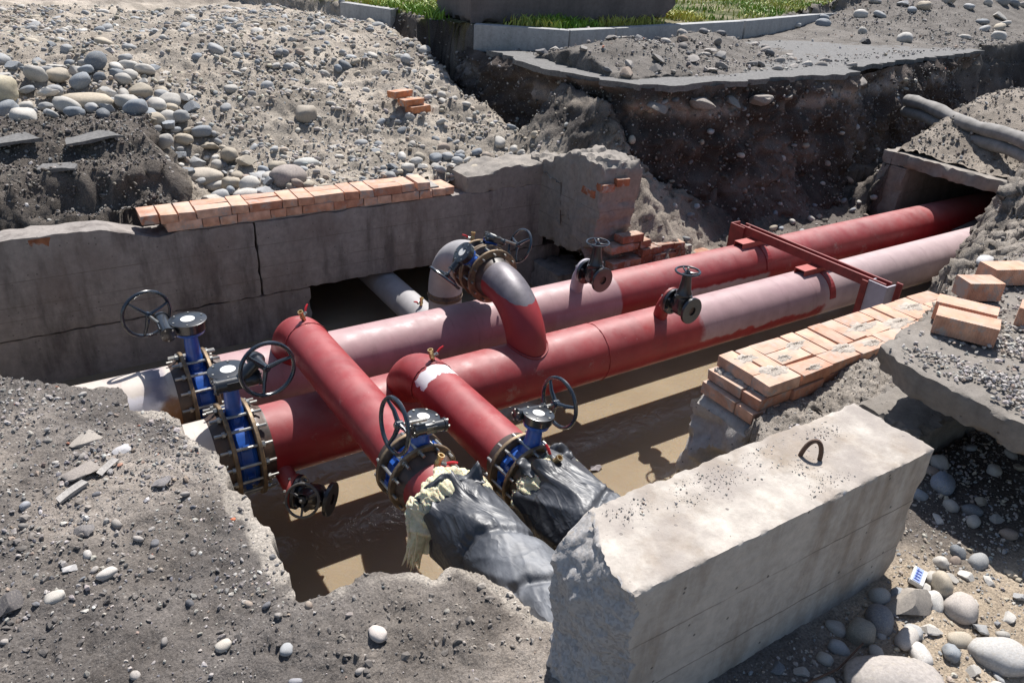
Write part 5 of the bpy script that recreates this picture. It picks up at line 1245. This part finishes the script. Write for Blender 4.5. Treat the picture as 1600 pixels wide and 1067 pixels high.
if rest_P: stuff_mesh('small_stones', SH1, np.array(rest_P), np.array(rest_r), np.array(rest_c) * rng.uniform(.85, 1.12, (len(rest_P), 1)), .35)
groups_ = {}
for L_ in labs: groups_.setdefault((L_[1], L_[2], L_[3], L_[4], L_[5]), []).append(L_)
ORD = ['leftmost', 'second from left', 'third from left', 'fourth from left', 'fifth from left', 'sixth from left', 'seventh from left', 'eighth from left', 'ninth from left', 'tenth from left', 'eleventh from left', 'twelfth from left', 'thirteenth from left', 'fourteenth from left']
NUM = ['', '', 'two', 'three', 'four', 'five', 'six', 'seven', 'eight', 'nine', 'ten', 'eleven', 'twelve', 'thirteen', 'fourteen']
for (sz, cn, kd, where, grp), Ls in groups_.items():
    Ls.sort(key=lambda q: q[6]); n_ = len(Ls)
    for i, L_ in enumerate(Ls):
        base = f'{sz} {cn} {kd}'
        if n_ == 1: lab = f'only {base} {where}'
        elif n_ <= 14: lab = (f'rightmost of {NUM[n_]} ' if i == n_ - 1 else f'{ORD[i]} of {NUM[n_]} ') + f'{base}s {where}'
        else: lab = f'{base} {where}'
        if len(lab.split()) > 16: lab = f'{base} {where}'
        tag(L_[0], lab, 'stone', grp)
# hand-placed stones that can be singled out
def one(x, y, sx, sy, sz, rz, col, lab, near=True, me=None, dz=0.0, ang=False, zo=None, tilt=(0, 0)):
    z = zo if zo is not None else float((near_z if near else far_z)(np.array([x]), np.array([y]))[0])
    o = link('rock' if ang else 'cobble', me or (MEA if ang else ME3)[int(abs(x * 131 + y * 71)) % (6 if ang else 12)])
    o.location = (x, y, z + sz * .3 + dz); o.scale = (sx, sy / .75, sz / .55); o.rotation_euler = (tilt[0], tilt[1], rz); o.color = (*col, 1); tag(o, lab, 'stone'); return o
one(.605, -1.93, .033, .026, .02, 1.9, (.5, .45, .42), 'whitish egg-shaped stone alone on the foreground ground below the pit edge')
one(.34, -1.85, .02, .017, .012, 1.2, (.33, .34, .35), 'flat grey pebble on the foreground ground, left of the whitish egg-shaped stone')
one(.33, -1.965, .021, .011, .011, -.5, (.26, .26, .28), 'dark elongated pebble at the bottom edge of the foreground')
one(.18, -1.74, .026, .02, .014, .2, (.46, .42, .37), 'pale rounded stone sunk in the foreground ground')
one(-.08, -1.275, .035, .017, .015, .35, (.48, .45, .42), 'long pale stone on the left foreground gravel')
one(-.18, -1.20, .030, .022, .018, -.1, (.47, .45, .44), 'white angular stone next to the long pale stone', ang=True)
one(-.235, -1.295, .03, .021, .014, .1, (.45, .42, .38), 'pale stone below the white angular stone at the left')
one(-.09, -.69, .085, .06, .03, .4, (.26, .23, .21), 'large flat earthy lump of concrete on the left gravel', ang=True, dz=.005)
one(.06, -.60, .042, .034, .014, .9, (.42, .41, .42), 'light grey flat shard of concrete on the left gravel', ang=True)
one(-.05, -.45, .07, .05, .018, .3, (.30, .27, .24), 'flat brownish shard behind the large earthy lump', ang=True)
one(.155, -.905, .04, .026, .022, .5, (.17, .16, .165), 'dark angular rock between the earthy lump and the pit edge', ang=True)
one(-.12, -1.03, .04, .034, .02, .2, (.15, .14, .14), 'dark clod sunk in the left gravel', ang=True)
one(-.29, -.79, .02, .015, .011, .6, (.30, .31, .34), 'bluish pebble at the left picture edge')
one(-.36, -1.27, .045, .04, .035, .3, (.12, .11, .11), 'black broken clod at the lower left picture edge', ang=True)
one(.345, -1.20, .012, .010, .006, .3, (.50, .14, .06), 'bright orange brick crumb on the pit edge', ang=True)
one(1.86, -2.88, .16, .10, .075, -.6, (.36, .33, .31), 'largest boulder, half sunlit, at the bottom in front of the block', dz=-.02)
one(2.2, -2.71, .085, .055, .05, -.5, (.30, .27, .24), 'pointed brown rock at the foot of the block corner', ang=True)
one(2.30, -2.98, .10, .06, .045, -.5, (.42, .41, .40), 'long smooth grey boulder at the right picture edge')
one(2.36, -2.80, .055, .045, .04, .3, (.42, .38, .35), 'rounded pinkish stone between the boulders at the right')
one(2.38, -2.715, .05, .038, .05, .9, (.40, .35, .28), 'upright tan cobble beside the small packet')
one(2.07, -2.79, .055, .034, .03, .2, (.46, .43, .40), 'pale bean-shaped cobble at the shadow edge before the block')
one(2.05, -2.85, .05, .04, .03, .9, (.52, .50, .48), 'white speckled cobble touching the pale bean-shaped one')
one(1.95, -2.70, .048, .045, .042, .3, (.27, .25, .21), 'round olive-brown cobble in the shade of the block')
one(2.05, -2.70, .06, .045, .04, .8, (.22, .22, .23), 'large dark cobble in the shade under the block face')
one(2.95, -2.38, .075, .055, .05, .4, (.22, .25, .30), 'flat blue-grey boulder in the shaded hollow beside the block corner', tilt=(.5, .2))
one(1.40, 2.55, .12, .07, .05, .2, (.50, .47, .43), 'long white cobble lying right behind the brick course', False)
one(1.78, 2.72, .16, .15, .12, .5, (.30, .26, .24), 'biggest reddish boulder in the gully behind the bricks', False)
one(1.16, 2.72, .14, .10, .09, -.5, (.46, .42, .37), 'white faceted boulder at the foot of the gully', False, ang=True)
one(1.18, 3.2, .17, .11, .09, -.3, (.42, .37, .31), 'large tan boulder in the middle of the gully', False)
one(.5, 4.05, .24, .12, .085, -.05, (.42, .36, .28), 'longest tan boulder on the crest of the far bank', False, dz=.03)
one(-.15, 4.2, .18, .12, .1, .3, (.43, .38, .28), 'yellowish boulder at the left picture edge of the crest', False, dz=.04)
one(2.35, 3.9, .11, .09, .085, .6, (.33, .29, .24), 'round brown boulder alone on the sandy slope', False)
one(2.05, 3.05, .12, .07, .05, .1, (.42, .42, .40), 'flat pale boulder on the lower sandy slope', False)
one(5.3, 2.05, .08, .05, .04, .2, (.46, .45, .44), 'white stone on the rubble spur below the asphalt', False)
one(5.5, -1.12, .10, .055, .03, .3, (.46, .46, .47), 'white flat stone at the edge of the right mound', True)
one(11.0, 4.0, .10, .09, .08, .2, (.05, .05, .055), 'single black lump on the pale asphalt strip', False, ang=True)
for i, (x, y, s_, lab) in enumerate(((5.75, 2.02, .16, 'grey concrete chunk jutting under the asphalt edge, left of centre'), (6.15, 2.0, .11, 'small chunk wedged under the asphalt edge'), (6.5, 1.98, .15, 'flat chunk hanging under the asphalt edge, right of the small one'), (7.0, 2.0, .10, 'pale chunk below the right part of the asphalt edge'), (5.15, 2.0, .13, 'chunk below the left corner of the asphalt'), (8.3, 2.1, .17, 'dark slab fragment at the right end of the asphalt edge'))):
    one(x, y, s_, s_ * .7, s_ * .4, i * 1.3, (.24, .215, .195), lab, False, None, -.02, True, 1.12 if i < 5 else 1.2, (.3, .2 * (-1) ** i))
# broken asphalt flakes
for i, (x, y, z, a, s_, lab) in enumerate(((.42, 3.05, .975, .1, .20, 'thin dark asphalt flake jutting from the dark bank at the left'), (-.08, 3.12, .985, .2, .15, 'second dark asphalt flake on the dark bank, farther left'), (.15, 2.78, .845, -.2, .12, 'small asphalt flake lower on the dark left bank'))):
    o = plate('asphalt_flake', [(-s_, -.05), (s_, -.07), (s_ * .9, .12), (-s_ * .8, .1)], .008, .022, M_ASPH, None, i + 4, .035, .05); o.location = (x, y, z); o.rotation_euler = (R(4), R(-3), a); tag(o, lab, 'asphalt')
for i, (x, y, s_, a, lab) in enumerate(((-.13, -.80, .06, .55, 'narrow sand-coloured shard lying aslant on the left gravel'), (.0, -.70, .045, .7, 'narrow pale shard touching the large earthy lump'))):
    o = plate('concrete_shard', [(-s_, -.014), (s_, -.018), (s_ * .95, .012), (-s_ * .9, .016)], .003, .008, M_CONB, None, i + 14, .012, .010); o.location = (x, y, float(near_z(np.array([x]), np.array([y]))[0]) + .012); o.rotation_euler = (R(6), R(-8), a); tag(o, lab, 'shard')
# packet and wire
pk = thing('paper_packet', 'small crushed blue and white packet lying at the block corner', 'packet', (2.33, -2.655, .575), basis((.9, .35, .1), (-.1, -.25, 1)))
mb = MB(); mb.box((0, 0, 0), (.075, .045, .02)); mb.build('packet_body', M_LABEL, pk, bevel=.003)
mb = MB(); mb.box((0, .004, .0105), (.068, .026, .002)); mb.build('packet_front', M_CARD, pk, smooth=False)
mb = MB()
for i in range(4): mb.box((-.024 + i * .014, .004, .0125), (.004, .018, .002)); mb.box((-.019 + i * .014, .009, .0125), (.007, .004, .002))
mb.build('packet_print', M_PRINT, pk, smooth=False)
mb = MB(); mb.tube([(1.45, -2.70, .575), (1.6, -2.74, .572), (1.75, -2.76, .574), (1.9, -2.74, .58)], .0035, 6); tag(mb.build('bent_wire', M_WIRE), 'thin rusty wire lying in the block shadow', 'wire')
# floating scrap
mb = MB(); rr = random.Random(9)
V = [(0, 0, .02)] + [(.05 * math.cos(a) * rr.uniform(.6, 1.2), .035 * math.sin(a) * rr.uniform(.6, 1.2), rr.uniform(-.004, .012)) for a in np.linspace(0, 6.28, 12, endpoint=False)]
mb.add(V, [(0, i + 1, (i + 1) % 12 + 1) for i in range(12)]); o = mb.build('plastic_scrap', simple('pale_plastic', (.30, .27, .27), .4), None, smooth=False); o.location = (2.70, -.50, -.552); tag(o, 'pale scrap of plastic floating on the muddy water', 'litter')

# ------------------------------------------------------------------ grass
def grass(n, x0, x1, y0, y1, h0, h1, name, excl=None, lush=0.0):
    x = rng.uniform(x0, x1, n); y = rng.uniform(y0, y1, n); ok = lawn_mask(x, y - .03)
    den = ss(-.35, .25, fbm(x, y, 0, 1.4, 3, 141) + lush); ok &= rng.uniform(0, 1, n) < den
    ok &= ~((x > 4.8) & (x < 7.7) & (y > 5.0) & (y < 6.0)); x, y = x[ok], y[ok]; n = len(x); P = np.stack([x, y, far_z(x, y)], 1)
    ok = seen(P, .1); P = P[ok]; n = len(P); a = rng.uniform(0, 6.28, n); h = rng.uniform(h0, h1, n); w_ = rng.uniform(.006, .014, n)
    d = np.stack([np.cos(a), np.sin(a), 0 * a], 1); ln = np.stack([rng.normal(0, .5, n), rng.normal(0, .5, n), 0 * a], 1)
    V = np.stack([P - d * w_[:, None], P + d * w_[:, None], P + ln * h[:, None] * .35 + np.array([0, 0, 1]) * h[:, None] * .6 + d * w_[:, None] * .7, P + ln * h[:, None] * .35 + np.array([0, 0, 1]) * h[:, None] * .6 - d * w_[:, None] * .7,
                  P + ln * h[:, None] + np.array([0, 0, 1]) * h[:, None] * .9], 1)
    F = np.array([[0, 1, 2], [0, 2, 3], [3, 2, 4]])[None] + (np.arange(n) * 5)[:, None, None]
    g = ss(-.4, .5, fbm(P[:, 0], P[:, 1], 0, 1.2, 3, 149))[:, None]; c = mix(np.array([.15, .28, .02]), np.array([.42, .42, .09]), g) * rng.uniform(.7, 1.25, (n, 1))
    o = link(name, mesh_np(name, V.reshape(-1, 3), F.reshape(-1, 3), M_GRASS, False, np.repeat(c, 5, 0))); o['kind'] = 'stuff'
grass(26000, 4.2, 8.5, 4.2, 10, .05, .16, 'grass', lush=.15)
grass(36000, 7.5, 22, 4.6, 16, .04, .14, 'meadow_grass', lush=-.02)
